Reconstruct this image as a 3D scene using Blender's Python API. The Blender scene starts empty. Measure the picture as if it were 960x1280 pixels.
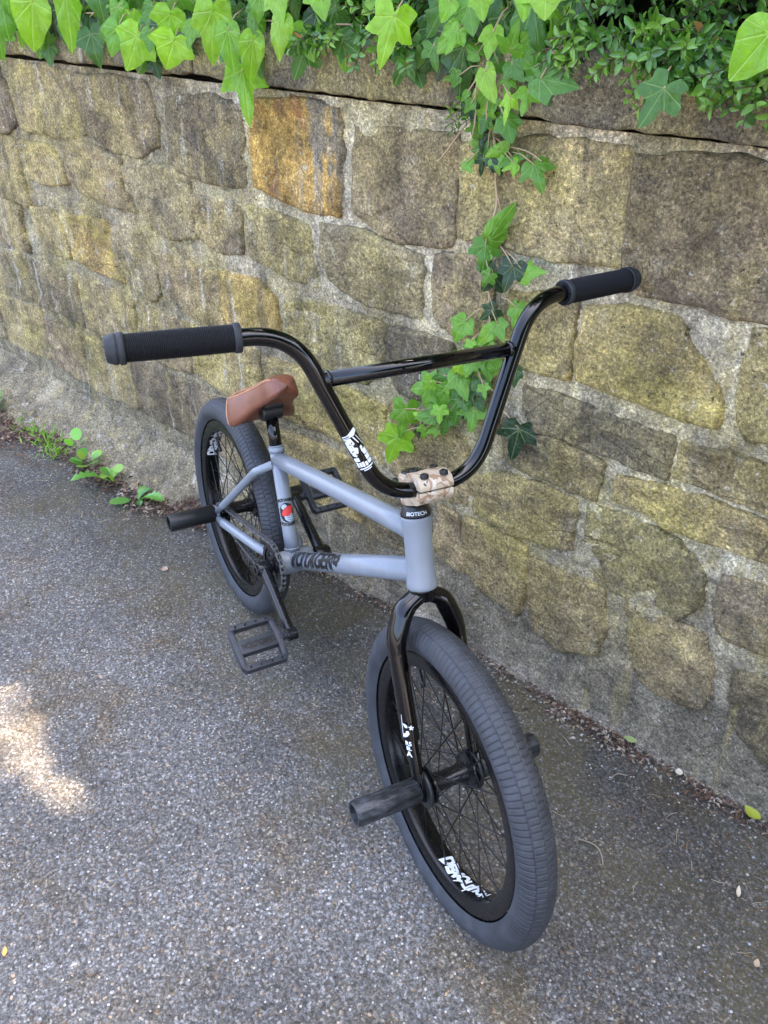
import bpy, bmesh, math, random
from math import sin, cos, pi, radians, sqrt, atan2
from mathutils import Vector, Matrix, noise
random.seed(7)
scene = bpy.context.scene
COL = scene.collection

# ------------------------------------------------------------------ camera, sky, sun, exposure
CAM = Vector((1.66674, -0.50314, 1.35645)); YAW, PITCH, ROLL, FPX = 2.6407, -0.5773, -0.0156, 1060.06
fw = Vector((cos(PITCH)*cos(YAW), cos(PITCH)*sin(YAW), sin(PITCH)))
rt = fw.cross(Vector((0, 0, 1))).normalized(); up = rt.cross(fw)
rt, up = rt*cos(ROLL)+up*sin(ROLL), up*cos(ROLL)-rt*sin(ROLL)
cd = bpy.data.cameras.new('camera'); cam = bpy.data.objects.new('camera', cd); COL.objects.link(cam)
M = Matrix((rt, up, -fw)).transposed().to_4x4(); M.translation = CAM; cam.matrix_world = M
cd.sensor_fit = 'VERTICAL'; cd.sensor_height = 36; cd.lens = FPX/1280*36; cd.clip_start = .02; cd.clip_end = 600
scene.camera = cam

WYAW = 0.2993; WOFF = 0.2344                       # the wall's heading and its distance from the bike's line
WD = Vector((cos(WYAW), sin(WYAW), 0)); WN = Vector((-sin(WYAW), cos(WYAW), 0))   # along the wall, into the wall
SUN_EL, SUN_ROT = radians(66), radians(10)         # sun stands behind the wall, a little to the right
sh = (WN*cos(SUN_ROT)+WD*sin(SUN_ROT)).normalized()
SUN = sh*cos(SUN_EL)+Vector((0, 0, sin(SUN_EL)))
world = bpy.data.worlds.new('World'); scene.world = world; world.use_nodes = True
wn = world.node_tree.nodes; wl = world.node_tree.links
sky = wn.new('ShaderNodeTexSky'); sky.sky_type = 'NISHITA'; sky.sun_disc = False
sky.sun_elevation = SUN_EL; sky.sun_rotation = atan2(sh.x, sh.y)
sky.air_density = 0.6; sky.dust_density = 5.0; sky.ozone_density = 0.3
wl.new(sky.outputs[0], wn['Background'].inputs[0]); wn['Background'].inputs[1].default_value = 0.15
sd = bpy.data.lights.new('sun', 'SUN'); sd.energy = 2.0; sd.angle = radians(.53); sd.color = (1, .80, .60)
sun = bpy.data.objects.new('sun', sd); COL.objects.link(sun)
sun.rotation_euler = (-SUN).to_track_quat('-Z', 'Y').to_euler(); sun.location = (0, 0, 12)
scene.view_settings.view_transform = 'Standard'; scene.view_settings.look = 'None'
scene.view_settings.exposure = 3.6; scene.view_settings.gamma = 1.0

# ------------------------------------------------------------------ node helpers
class G:
    """small wrapper to write shader graphs briefly"""
    def __init__(s, name):
        s.m = bpy.data.materials.new(name); s.m.use_nodes = True
        s.t = s.m.node_tree; s.b = s.t.nodes['Principled BSDF']; s.out = s.t.nodes['Material Output']
    def _in(s, sock, v):
        if v is None: return
        if hasattr(v, 'is_output'): s.t.links.new(v, sock)
        elif isinstance(v, (tuple, list)):
            if len(v) == 3 and sock.type == 'RGBA': v = tuple(v)+(1,)
            sock.default_value = v
        else:
            sock.default_value = (v, v, v, 1) if sock.type == 'RGBA' else ((v, v, v) if sock.type == 'VECTOR' else v)
    def node(s, typ, ins=None, **props):
        n = s.t.nodes.new('ShaderNode'+typ)
        for k, v in props.items(): setattr(n, k, v)
        for k, v in (ins or {}).items(): s._in(n.inputs[k], v)
        return n
    def math(s, op, a, b=None, c=None, clamp=False):
        n = s.t.nodes.new('ShaderNodeMath'); n.operation = op; n.use_clamp = clamp
        s._in(n.inputs[0], a)
        if b is not None: s._in(n.inputs[1], b)
        if c is not None: s._in(n.inputs[2], c)
        return n.outputs[0]
    def mix(s, f, a, b, mode='MIX'):
        n = s.t.nodes.new('ShaderNodeMix'); n.data_type = 'RGBA'; n.blend_type = mode
        s._in(n.inputs[0], f); s._in(n.inputs[6], a); s._in(n.inputs[7], b)
        return n.outputs[2]
    def ramp(s, v, stops, interp='LINEAR'):
        n = s.t.nodes.new('ShaderNodeValToRGB'); e = n.color_ramp; e.interpolation = interp
        while len(e.elements) < len(stops): e.elements.new(0)
        for el, (p, c) in zip(e.elements, stops):
            el.position = p; el.color = (c, c, c, 1) if isinstance(c, (int, float)) else tuple(c)+(1,)
        s._in(n.inputs[0], v); return n.outputs[0]
    def sm(s, v, a, b):                                        # smoothstep
        n = s.t.nodes.new('ShaderNodeMapRange'); n.interpolation_type = 'SMOOTHSTEP'
        s._in(n.inputs[0], v); n.inputs[1].default_value = a; n.inputs[2].default_value = b
        return n.outputs[0]
    def coord(s, k='Object'):
        return s.node('TexCoord').outputs[k]
    def map(s, v, scale=(1, 1, 1), loc=(0, 0, 0), rot=(0, 0, 0)):
        return s.node('Mapping', {'Vector': v, 'Scale': scale, 'Location': loc, 'Rotation': rot}).outputs[0]
    def noise(s, v, sc, det=4, rough=.55, dist=0.0, out='Fac'):
        return s.node('TexNoise', {'Vector': v, 'Scale': sc, 'Detail': det, 'Roughness': rough, 'Distortion': dist}).outputs[out]
    def vor(s, v, sc, feat='F1', out='Distance', rnd=1.0):
        return s.node('TexVoronoi', {'Vector': v, 'Scale': sc, 'Randomness': rnd}, feature=feat).outputs[out]
    def sep(s, v):
        return s.node('SeparateXYZ', {0: v}).outputs
    def bump(s, h, dist=.002, st=1.0, prev=None):
        n = s.node('Bump', {'Strength': st, 'Distance': dist, 'Height': h})
        if prev is not None: s._in(n.inputs['Normal'], prev)
        return n.outputs[0]
    def fin(s, col=None, rough=.5, nrm=None, **kw):
        s._in(s.b.inputs['Base Color'], col); s._in(s.b.inputs['Roughness'], rough)
        if nrm is not None: s._in(s.b.inputs['Normal'], nrm)
        for k, v in kw.items(): s._in(s.b.inputs[k.replace('_', ' ')], v)
        return s.m

def wall_weather(g, P, c, lichen, base_scale=1.0):
    """dirt, lichen, lime streaks, flecks and pits that run over stone and mortar alike"""
    n1 = g.noise(P, 5, 5, .62); n3 = g.noise(P, 130, 3, .75); n4 = g.noise(g.map(P, (1, 1, 1), (3, 7, 5)), 8, 7, .68, .8)
    strk = g.noise(g.map(P, (15, 15, 1.7)), 1.6, 5, .65)
    mott = g.noise(g.map(P, (1, 1, 1), (7, 7, 1)), 48, 5, .72, .5)
    c = g.mix(1, c, g.ramp(mott, [(.28, .62), (.45, .95), (.58, 1.13), (.75, 1.55)]), 'MULTIPLY')
    lich = g.math('MULTIPLY', g.sm(g.math('ADD', n1, g.math('MULTIPLY', g.math('ADD', n3, mott), .28)), .66, .92), lichen)
    zz = g.sep(P)[2]; lich = g.math('MULTIPLY', lich, g.sm(g.math('ADD', zz, g.math('MULTIPLY', n1, .3)), .28, .52))
    c = g.mix(g.math('MULTIPLY', lich, .72), c, g.mix(1, (.43, .35, .10), g.ramp(mott, [(.3, .6), (.7, 1.35)]), 'MULTIPLY'))
    blot = g.noise(g.map(P, (1, 1, .8), (2, 5, 9)), 7.5, 5, .6, .7)
    c = g.mix(1, c, g.ramp(blot, [(.34, .60), (.46, .88), (.56, 1.05), (.68, 1.38)]), 'MULTIPLY')
    soot = g.sm(g.math('ADD', n4, g.math('MULTIPLY', g.math('ADD', strk, mott), .16)), .64, .80)
    c = g.mix(g.math('MULTIPLY', soot, .5), c, (.075, .064, .052))
    pale = g.sm(g.math('ADD', g.noise(g.map(P, (1, 1, 1), (9, 1, 2)), 12, 6, .75), g.math('MULTIPLY', n3, .15)), .64, .80)
    c = g.mix(g.math('MULTIPLY', pale, .55), c, (.36, .335, .25))
    west = g.math('ADD', g.math('MULTIPLY', g.sm(g.sep(P)[0], .45, -.25), .5), .12)
    c = g.mix(g.math('MULTIPLY', g.sm(g.math('ADD', strk, g.math('MULTIPLY', n3, .12)), .62, .78), west), c, (.58, .54, .45))
    ys = g.sm(g.math('ADD', g.noise(g.map(P, (13, 13, 1.4), (7, 0, 2)), 1.7, 5, .62), g.math('MULTIPLY', n3, .1)), .60, .74)
    c = g.mix(g.math('MULTIPLY', ys, .5), c, (.40, .32, .13))
    ds = g.sm(g.noise(g.map(P, (11, 11, 1.2), (3, 0, 5)), 1.5, 5, .62), .56, .70)
    c = g.mix(g.math('MULTIPLY', ds, .45), c, (.11, .092, .066))
    grain = g.ramp(g.noise(P, 190, 3, .9), [(.33, .36), (.44, .84), (.54, 1.12), (.66, 2.1)])
    c = g.mix(1, c, grain, 'MULTIPLY')
    c = g.mix(1, c, g.ramp(g.noise(g.map(P, (1, 1, 1), (6, 6, 6)), 85, 4, .8, .5), [(.34, .70), (.46, .95), (.56, 1.08), (.68, 1.38)]), 'MULTIPLY')
    fl = g.sm(g.noise(g.map(P, (1, 1, 1), (1, 6, 2)), 95, 4, .7, .8), .635, .675); where = g.sm(g.noise(g.map(P, (1, 1, 1), (4, 4, 8)), 6, 3), .42, .58)
    c = g.mix(g.math('MULTIPLY', g.math('MULTIPLY', fl, where), .8), c, (.66, .63, .57))
    pit = g.sm(g.noise(g.map(P, (1, 1, 1), (8, 2, 2)), 110, 3, .7, .4), .345, .31)
    c = g.mix(g.math('MULTIPLY', pit, .8), c, (.030, .026, .020))
    h = g.math('ADD', g.math('MULTIPLY', g.noise(P, 26, 8, .66), 1.0), g.math('MULTIPLY', n3, .16))
    h = g.math('SUBTRACT', h, g.math('MULTIPLY', pit, .25))
    return c, g.bump(g.noise(P, 380, 2, .85), .0028, .9, g.bump(h, .015, 1.0)), h

def m_stone():
    g = G('sandstone'); P = g.coord(); oc = g.node('ObjectInfo').outputs
    n2 = g.noise(P, 20, 5, .65, .4)
    c = g.mix(1, oc['Color'], g.ramp(n2, [(.25, .62), (.55, 1.0), (.8, 1.3)]), 'MULTIPLY')
    wp = g.mix(.05, P, g.noise(P, 7, 4, out='Color'), 'ADD')
    crk = g.sm(g.vor(g.map(wp, (2.6, 2.6, 8.5)), 1.3, 'DISTANCE_TO_EDGE'), .011, .001)                # bedding cracks
    crk = g.math('MULTIPLY', crk, g.sm(g.noise(P, 4.1, 2), .54, .62))
    c, nb, h = wall_weather(g, P, c, oc['Alpha'])
    c = g.mix(g.math('MULTIPLY', crk, .45), c, (.06, .05, .04))
    return g.fin(c, .92, g.bump(g.math('SUBTRACT', 1, crk), .004, .7, nb), Specular_IOR_Level=.25)

def m_rusty():
    g = G('rust_stained_sandstone'); P = g.coord(); st = g.noise(g.map(P, (9, 9, 1.6)), 1.9, 5, .65, .3); n = g.noise(P, 26, 5, .7)
    c = g.mix(1, (.27, .225, .15), g.ramp(n, [(.3, .6), (.7, 1.35)]), 'MULTIPLY')
    x = g.sep(P)[0]; z = g.sep(P)[2]
    m = g.sm(g.math('ADD', g.math('ADD', st, g.math('MULTIPLY', n, .3)), g.math('MULTIPLY', g.math('SUBTRACT', .03, x), .9)), .50, .66)
    c = g.mix(g.math('MULTIPLY', m, .85), c, g.mix(1, (.52, .31, .07), g.ramp(n, [(.3, .7), (.7, 1.3)]), 'MULTIPLY'))
    r = g.sm(g.noise(g.map(P, (1, 1, .6), (3, 3, 1)), 14, 4, .6), .56, .68); c = g.mix(g.math('MULTIPLY', r, .6), c, (.36, .13, .05))
    c, nb, h = wall_weather(g, P, c, .15)
    return g.fin(c, .92, nb, Specular_IOR_Level=.25)

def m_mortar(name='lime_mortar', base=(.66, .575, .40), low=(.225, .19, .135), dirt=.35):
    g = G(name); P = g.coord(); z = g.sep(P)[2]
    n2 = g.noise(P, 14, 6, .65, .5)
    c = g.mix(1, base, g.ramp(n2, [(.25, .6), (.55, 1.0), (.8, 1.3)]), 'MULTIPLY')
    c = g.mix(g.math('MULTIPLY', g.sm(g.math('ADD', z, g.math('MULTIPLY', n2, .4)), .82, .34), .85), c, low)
    c = g.mix(g.math('MULTIPLY', g.sm(g.noise(g.map(P, (1, 1, 1), (5, 5, 5)), 6, 6, .7, .6), .46, .66), dirt), c, (.15, .128, .095))
    old = g.math('MULTIPLY', g.sm(g.math('ADD', g.sep(P)[0], g.math('MULTIPLY', n2, .6)), .55, -.35), .75)
    c = g.mix(old, c, g.mix(1, (.30, .25, .155), g.ramp(n2, [(.25, .6), (.8, 1.35)]), 'MULTIPLY'))
    c, nb, h = wall_weather(g, P, c, .7)
    return g.fin(c, .95, nb, Specular_IOR_Level=.2)

def m_asphalt():
    g = G('asphalt'); P = g.coord(); x, y, _ = g.sep(P)
    warp = g.mix(.012, P, g.noise(P, 60, 3, out='Color'), 'ADD')
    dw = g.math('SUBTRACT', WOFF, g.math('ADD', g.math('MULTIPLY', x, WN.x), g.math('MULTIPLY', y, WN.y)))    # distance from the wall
    big = g.noise(P, 1.7, 5, .6); med = g.noise(P, 7, 5, .65)
    cellc = g.vor(warp, 230, out='Color'); r, gg, bb = g.sep(cellc); dist = g.vor(warp, 230)
    f1 = g.noise(P, 165, 3, .85); f2 = g.noise(g.map(P, (1, 1, 1), (3, 5, 0)), 80, 5, .8, .6)
    c = g.ramp(g.math('ADD', g.math('MULTIPLY', f1, .62), g.math('MULTIPLY', f2, .38)), [(.37, (.012, .011, .010)), (.45, (.062, .060, .057)), (.51, (.130, .129, .130)), (.57, (.25, .252, .258)), (.65, (.62, .62, .62))])
    chip = g.ramp(r, [(0, (.022, .020, .019)), (.3, (.085, .083, .08)), (.7, (.17, .17, .172)), (.9, (.31, .312, .318)), (1.0, (.66, .66, .66))])
    c = g.mix(.42, c, chip)
    tint = g.ramp(gg, [(0, (1, 1, 1)), (.6, (.95, .98, 1.04)), (.86, (1.25, 1.02, .78)), (.97, (1.5, 1.05, .62))], 'CONSTANT')
    c = g.mix(.8, c, g.mix(1, c, tint, 'MULTIPLY'))
    c = g.mix(g.math('MULTIPLY', g.sm(g.math('ADD', dist, g.math('MULTIPLY', med, .3)), .66, .95), .6), c, (.045, .040, .033))            # binder in the gaps
    spk = g.math('LESS_THAN', g.vor(g.map(P, (1, 1, 1), (1, 2, 0)), 120), .24); spp = g.math('GREATER_THAN', g.sep(g.vor(g.map(P, (1, 1, 1), (1, 2, 0)), 120, out='Color'))[0], .90)
    c = g.mix(g.math('MULTIPLY', g.math('MULTIPLY', spk, spp), .85), c, (.62, .61, .58))
    br = g.sm(g.noise(g.map(P, (1, 1, 1), (4, 7, 0)), 4.2, 7, .68, .5), .47, .66)                                # brown dirt worked into the surface
    c = g.mix(g.math('MULTIPLY', br, .80), c, g.mix(1, c, (.80, .67, .46), 'MULTIPLY')); c = g.mix(1, c, (1.03, 1.0, .94), 'MULTIPLY')
    worn = g.ramp(big, [(.32, .60), (.5, .95), (.68, 1.25)])
    c = g.mix(1, c, worn, 'MULTIPLY')
    wall_dark = g.math('MULTIPLY', g.sm(g.math('ADD', dw, g.math('MULTIPLY', med, .55)), .95, .42), .55)              # darker and mossy beside the wall
    c = g.mix(wall_dark, c, g.mix(1, c, (.42, .40, .34), 'MULTIPLY'))
    moss = g.math('MULTIPLY', g.sm(g.math('ADD', g.noise(g.map(P, (1, 1, 1), (1, 4, 0)), 3.2, 7, .66), g.math('MULTIPLY', wall_dark, .22)), .51, .72), .8)
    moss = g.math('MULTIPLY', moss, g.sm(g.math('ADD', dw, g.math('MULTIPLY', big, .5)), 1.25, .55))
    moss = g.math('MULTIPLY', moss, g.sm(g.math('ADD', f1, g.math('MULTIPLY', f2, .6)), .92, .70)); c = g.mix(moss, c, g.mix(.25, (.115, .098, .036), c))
    rust = g.sm(g.noise(g.map(P, (1, 1, 1), (8, 2, 0)), 11, 3, .5), .70, .80)
    c = g.mix(g.math('MULTIPLY', rust, .5), c, (.09, .055, .03))
    h = g.math('ADD', g.math('MULTIPLY', g.math('SUBTRACT', 1, dist), .8), g.math('MULTIPLY', bb, .7))
    b = g.bump(g.math('ADD', g.math('MULTIPLY', h, .5), g.math('ADD', f1, f2)), .0030, .9); b = g.bump(g.noise(P, 420, 3, .7), .0012, .7, b); b = g.bump(med, .01, .5, b)
    return g.fin(c, g.ramp(bb, [(0, .55), (1, .9)]), b, Specular_IOR_Level=.4)

def m_plain(name, col, rough=.5, metal=0, var=.15, sc=60, bump=0, coat=0, spec=.5):
    g = G(name); P = g.coord(); n = g.noise(P, sc, 4, .6)
    c = g.mix(1, col, g.ramp(n, [(.3, 1-var), (.7, 1+var)]), 'MULTIPLY')
    r = g.ramp(n, [(.3, max(.02, rough-.06)), (.7, min(1, rough+.06))])
    nb = g.bump(g.noise(P, sc*4, 3), .0006, bump) if bump else None
    return g.fin(c, r, nb, Metallic=metal, Coat_Weight=coat, Coat_Roughness=.04, Specular_IOR_Level=spec)

def m_rubber():
    g = G('tyre_rubber'); P = g.coord(); n = g.noise(P, 30, 6, .65); n2 = g.noise(P, 260, 3, .7)
    c = g.ramp(n, [(.3, (.025, .0275, .032)), (.55, (.038, .042, .049)), (.75, (.060, .065, .074))])
    c = g.mix(g.math('MULTIPLY', g.sm(n2, .58, .75), .4), c, (.11, .11, .115))
    return g.fin(c, g.ramp(n, [(.3, .5), (.7, .72)]), g.bump(n2, .0006, .5), Specular_IOR_Level=.45)

def m_pegscuff():
    g = G('scuffed_peg'); P = g.coord(); n = g.noise(g.map(P, (1, .16, 1)), 260, 5, .75); n2 = g.noise(P, 50, 4)
    w = g.sm(g.math('ADD', n, g.math('MULTIPLY', n2, .5)), .62, .98)
    c = g.mix(w, (.012, .0135, .016), (.075, .082, .092))
    return g.fin(c, g.ramp(w, [(0, .32), (1, .55)]), g.bump(n, .0006, .6), Metallic=.25)

def m_paint_black():
    g = G('gloss_black_paint'); P = g.coord(); n = g.noise(P, 240, 2)
    sc = g.sm(g.noise(g.map(P, (1, 1, 6)), 70, 4, .7), .70, .78)
    c = g.mix(g.math('MULTIPLY', sc, .1), (.0015, .0015, .002), (.03, .03, .032))
    return g.fin(c, g.ramp(sc, [(0, .06), (1, .25)]), None, Coat_Weight=.28, Coat_Roughness=.025, Specular_IOR_Level=.36)

def m_paint_grey():
    g = G('grey_frame_paint'); P = g.coord(); n = g.noise(P, 35, 4, .6)
    c = g.mix(1, (.205, .231, .262), g.ramp(n, [(.3, .93), (.7, 1.05)]), 'MULTIPLY')
    dust = g.sm(g.noise(P, 160, 4, .75), .62, .78)
    c = g.mix(g.math('MULTIPLY', dust, .12), c, (.32, .31, .29))
    return g.fin(c, g.ramp(n, [(.3, .28), (.7, .34)]), None, Coat_Weight=.25, Coat_Roughness=.12, Specular_IOR_Level=.4)

def m_leather():
    g = G('brown_saddle_leather'); P = g.coord(); n = g.noise(P, 40, 4); v = g.vor(P, 420)
    c = g.mix(1, (.165, .058, .030), g.ramp(n, [(.3, .8), (.7, 1.18)]), 'MULTIPLY')
    return g.fin(c, g.ramp(n, [(.3, .28), (.7, .4)]), g.bump(v, .0006, .3), Specular_IOR_Level=.5)

def m_camo():
    g = G('desert_camouflage'); P = g.coord(); a = g.noise(g.map(P, (1, 1, 1)), 42, 2, .5, .5); b = g.noise(g.map(P, (1, 1, 1), (5, 3, 1)), 70, 2, .5, .6); d = g.noise(g.map(P, (1, 1, 1), (2, 8, 4)), 95, 2, .5, .4)
    c = g.ramp(a, [(0, (.46, .38, .275)), (.52, (.31, .20, .125)), (.62, (.50, .43, .33))], 'CONSTANT')
    c = g.mix(g.math('GREATER_THAN', b, .60), c, (.58, .52, .43)); c = g.mix(g.math('GREATER_THAN', d, .67), c, (.045, .06, .045))
    c = g.mix(g.math('GREATER_THAN', g.noise(P, 150, 2), .70), c, (.03, .028, .025))
    return g.fin(c, .42)

def m_leaf(name, attr, veins=True, trans=.42):
    g = G(name)
    if attr: base = g.node('Attribute', {}, attribute_name='tint').outputs['Color']
    else: base = g.node('ObjectInfo').outputs['Color']
    P = g.coord('Object'); n = g.noise(P, 3 if not attr else 120, 3)
    c = g.mix(1, base, g.ramp(n, [(.3, .82), (.7, 1.15)]), 'MULTIPLY'); nb = None
    if veins:                                                   # pale main veins running out from the leaf stalk, fine net between
        x, y, z = g.sep(g.coord('Object')); tot = None
        for a in (90, 52, 128, 12, 168):
            ca, sa = cos(radians(a)), sin(radians(a))
            dd = g.math('ABSOLUTE', g.math('SUBTRACT', g.math('MULTIPLY', x, sa), g.math('MULTIPLY', y, ca)))
            tt = g.math('ADD', g.math('MULTIPLY', x, ca), g.math('MULTIPLY', y, sa))
            v = g.math('MULTIPLY', g.sm(dd, .026, .008), g.sm(tt, 0, .04)); tot = v if tot is None else g.math('MAXIMUM', tot, v)
        net = g.sm(g.vor(P, 6.5, 'DISTANCE_TO_EDGE'), .05, .0)
        tot = g.math('MAXIMUM', tot, g.math('MULTIPLY', net, .4))
        c = g.mix(g.math('MULTIPLY', tot, .75), c, g.mix(.5, g.mix(1, c, (1.9, 1.7, 1.9), 'MULTIPLY'), (.30, .38, .16)))
        nb = g.bump(g.math('SUBTRACT', 1, tot), .03, .35)
    g.fin(c, .30, nb, Specular_IOR_Level=.55)
    tr = g.node('BsdfTranslucent', {'Color': g.mix(1, c, (1.35, 1.5, .55), 'MULTIPLY')})
    mx = g.node('MixShader', {0: trans}); g.t.links.new(g.b.outputs[0], mx.inputs[1]); g.t.links.new(tr.outputs[0], mx.inputs[2])
    g.t.links.new(mx.outputs[0], g.out.inputs[0]); return g.m

def m_tint(name, rough=.85):                                    # colour per vertex-corner attribute, for litter and grit
    g = G(name); return g.fin(g.node('Attribute', {}, attribute_name='tint').outputs['Color'], rough, Specular_IOR_Level=.3)
def m_objcol(name, rough=.6):
    g = G(name); n = g.noise(g.coord(), 3, 4, .7)
    return g.fin(g.mix(1, g.node('ObjectInfo').outputs['Color'], g.ramp(n, [(.3, .75), (.7, 1.2)]), 'MULTIPLY'), rough)

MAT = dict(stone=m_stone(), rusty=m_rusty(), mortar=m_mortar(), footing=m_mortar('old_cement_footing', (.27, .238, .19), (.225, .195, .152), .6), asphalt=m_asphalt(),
    black=m_paint_black(), grey=m_paint_grey(), rubber=m_rubber(), leather=m_leather(), camo=m_camo(), peg=m_pegscuff(),
    grip=m_plain('grip_rubber', (.007, .0075, .009), .7, bump=.4, spec=.25), gripflange=m_plain('bar_end_rubber', (.026, .028, .033), .6, bump=.3, spec=.3),
    plastic=m_plain('pedal_plastic', (.026, .031, .039), .5, var=.3, bump=.5), rim=m_plain('rim_black_anodised', (.003, .003, .0035), .25, spec=.35),
    part_black=m_plain('black_steel', (.007, .0075, .009), .25, .1), spoke=m_plain('spoke_black', (.010, .010, .011), .3, .4),
    chain=m_plain('chain_steel', (.17, .17, .175), .36, .6, .35, 300), peg_plain=m_plain('peg_black_plastic', (.008, .009, .010), .42, bump=.3),
    cap=m_plain('black_satin', (.010, .010, .011), .35), white=m_plain('white_print', (.72, .75, .78), .45, var=.05), ink=m_plain('black_print', (.006, .006, .006), .4, var=.05),
    red=m_plain('red_print', (.62, .035, .03), .4, var=.05), skyblue=m_plain('pale_blue_print', (.38, .47, .55), .4, var=.2), bolt=m_plain('dark_bolt', (.03, .03, .03), .35, .8),
    leaf=m_leaf('ivy_leaf', False), box=m_leaf('box_leaf', False, False, .2), boxs=m_leaf('box_leaf_mass', True, False, .2), treeleaf=m_leaf('tree_leaf_mass', True, False, .25),
    twig=m_plain('twig_bark', (.10, .07, .045), .85, bump=.8), vine=m_plain('ivy_stem_bark', (.42, .30, .18), .8, bump=.6), soil=m_plain('garden_soil', (.035, .026, .018), .95, bump=1),
    litter=m_tint('litter'), grit=m_tint('grit', .7), dry=m_objcol('dry_leaf'), stitch=m_plain('pale_stitching', (.47, .23, .12), .5))

# ------------------------------------------------------------------ mesh helpers
def obj(name, me, mat=None, parent=None, **props):
    if isinstance(me, bmesh.types.BMesh):
        b = me; me = bpy.data.meshes.new(name); b.to_mesh(me); b.free()
    o = bpy.data.objects.new(name, me); COL.objects.link(o)
    if mat is not None and me is not None and not me.materials: me.materials.append(mat)
    if parent is not None: o.parent = parent
    for k, v in props.items(): o[k] = v
    return o
def empty(name, parent=None, mw=None, **props):
    o = bpy.data.objects.new(name, None); COL.objects.link(o); o.empty_display_size = .05
    if parent is not None: o.parent = parent
    if mw is not None: o.matrix_local = mw
    for k, v in props.items(): o[k] = v
    return o
def smooth(b, on=True):
    for f in b.faces: f.smooth = on
    return b
def V(*a): return Vector(a)
def fillet(pts, rads, n=10):
    out = [Vector(pts[0])]
    for i in range(1, len(pts)-1):
        p, a, c = Vector(pts[i]), Vector(pts[i-1]), Vector(pts[i+1]); r = rads[i-1] if isinstance(rads, (list, tuple)) else rads
        u, w = (a-p).normalized(), (c-p).normalized(); ang = u.angle(w)
        if pi-ang < .02: out.append(p); continue
        t = min(r/math.tan(ang/2), (a-p).length*.49, (c-p).length*.49)
        A, Cc = p+u*t, p+w*t
        for k in range(n+1):
            s = k/n; q = A*(1-s)**2+p*2*s*(1-s)+Cc*s*s
            # blend from parabola towards the arc
            out.append(q)
    out.append(Vector(pts[-1])); return out
def tube(b, path, rad, n=20, caps=True, hollow=0, start=None):
    path = [Vector(p) for p in path]; m = len(path)
    if not isinstance(rad, (list, tuple)): rad = [rad]*m
    T = [(path[min(i+1, m-1)]-path[max(i-1, 0)]).normalized() for i in range(m)]
    x = T[0].orthogonal().normalized() if start is None else (Vector(start)-T[0]*T[0].dot(Vector(start))).normalized()
    rings = []
    for i in range(m):
        x = (x-T[i]*T[i].dot(x)).normalized(); y = T[i].cross(x)
        r = rad[i]; rx, ry = r if isinstance(r, tuple) else (r, r)
        rings.append([b.verts.new(path[i]+x*cos(2*pi*k/n)*rx+y*sin(2*pi*k/n)*ry) for k in range(n)])
    for i in range(m-1):
        for k in range(n):
            f = b.faces.new((rings[i][k], rings[i][(k+1) % n], rings[i+1][(k+1) % n], rings[i+1][k])); f.smooth = True
    if caps:
        b.faces.new(rings[0][::-1]); b.faces.new(rings[-1])
    return b
def lathe(b, prof, axis=(0, 1, 0), org=(0, 0, 0), n=32, closed=False):
    """prof: (distance along axis, radius)"""
    ax = Vector(axis).normalized(); x = ax.orthogonal().normalized(); y = ax.cross(x); org = Vector(org); rings = []
    for (t, r) in prof:
        rings.append([b.verts.new(org+ax*t+(x*cos(2*pi*k/n)+y*sin(2*pi*k/n))*max(r, 1e-5)) for k in range(n)])
    L = len(rings)
    for i in range(L if closed else L-1):
        a, c = rings[i], rings[(i+1) % L]
        for k in range(n):
            f = b.faces.new((a[k], a[(k+1) % n], c[(k+1) % n], c[k])); f.smooth = True
    return b
def prism(b, poly, o, X, Y, Zd, t0, t1, bevel=0):
    """polygon in the X,Y plane at o, extruded along Zd from t0 to t1"""
    o, X, Y, Zd = Vector(o), Vector(X), Vector(Y), Vector(Zd)
    lo = [b.verts.new(o+X*p[0]+Y*p[1]+Zd*t0) for p in poly]; hi = [b.verts.new(o+X*p[0]+Y*p[1]+Zd*t1) for p in poly]; n = len(poly)
    fs = [b.faces.new(lo[::-1]), b.faces.new(hi)]
    for k in range(n): fs.append(b.faces.new((lo[k], lo[(k+1) % n], hi[(k+1) % n], hi[k])))
    if bevel:
        es = {e for f in fs for e in f.edges}
        bmesh.ops.bevel(b, geom=list(es), offset=bevel, segments=2, affect='EDGES', profile=.6)
    return b
def box(b, c, X, Y, Z, sx, sy, sz, bevel=0):
    return prism(b, [(-sx/2, -sy/2), (sx/2, -sy/2), (sx/2, sy/2), (-sx/2, sy/2)], c, X, Y, Z, -sz/2, sz/2, bevel)
def shade(o, ang=40):
    me = o.data
    for p in me.polygons: p.use_smooth = True
    me.set_sharp_from_angle(angle=radians(ang)); return o
def textmesh(s, size, extra=.0, step=.003):
    """flat lettering as vertices (x, y) and faces, centred, fine enough to wrap round a tube"""
    cu = bpy.data.curves.new('t', 'FONT'); cu.body = s; cu.size = size; cu.align_x = 'CENTER'; cu.align_y = 'CENTER'; cu.offset = extra
    o = bpy.data.objects.new('t', cu); me = bpy.data.meshes.new_from_object(o)
    b = bmesh.new(); b.from_mesh(me); bpy.data.objects.remove(o); bpy.data.curves.remove(cu); bpy.data.meshes.remove(me)
    bmesh.ops.triangulate(b, faces=b.faces[:])
    for _ in range(6):
        es = [e for e in b.edges if e.calc_length() > step]
        if not es: break
        bmesh.ops.subdivide_edges(b, edges=es, cuts=1); bmesh.ops.triangulate(b, faces=b.faces[:])
    return b
def wrap(b, fn):
    for v in b.verts: v.co = fn(v.co.x, v.co.y)
    return b
def fbm(p, oct=4, H=.9): return noise.fractal(Vector(p), H, 2.0, oct)

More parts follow.
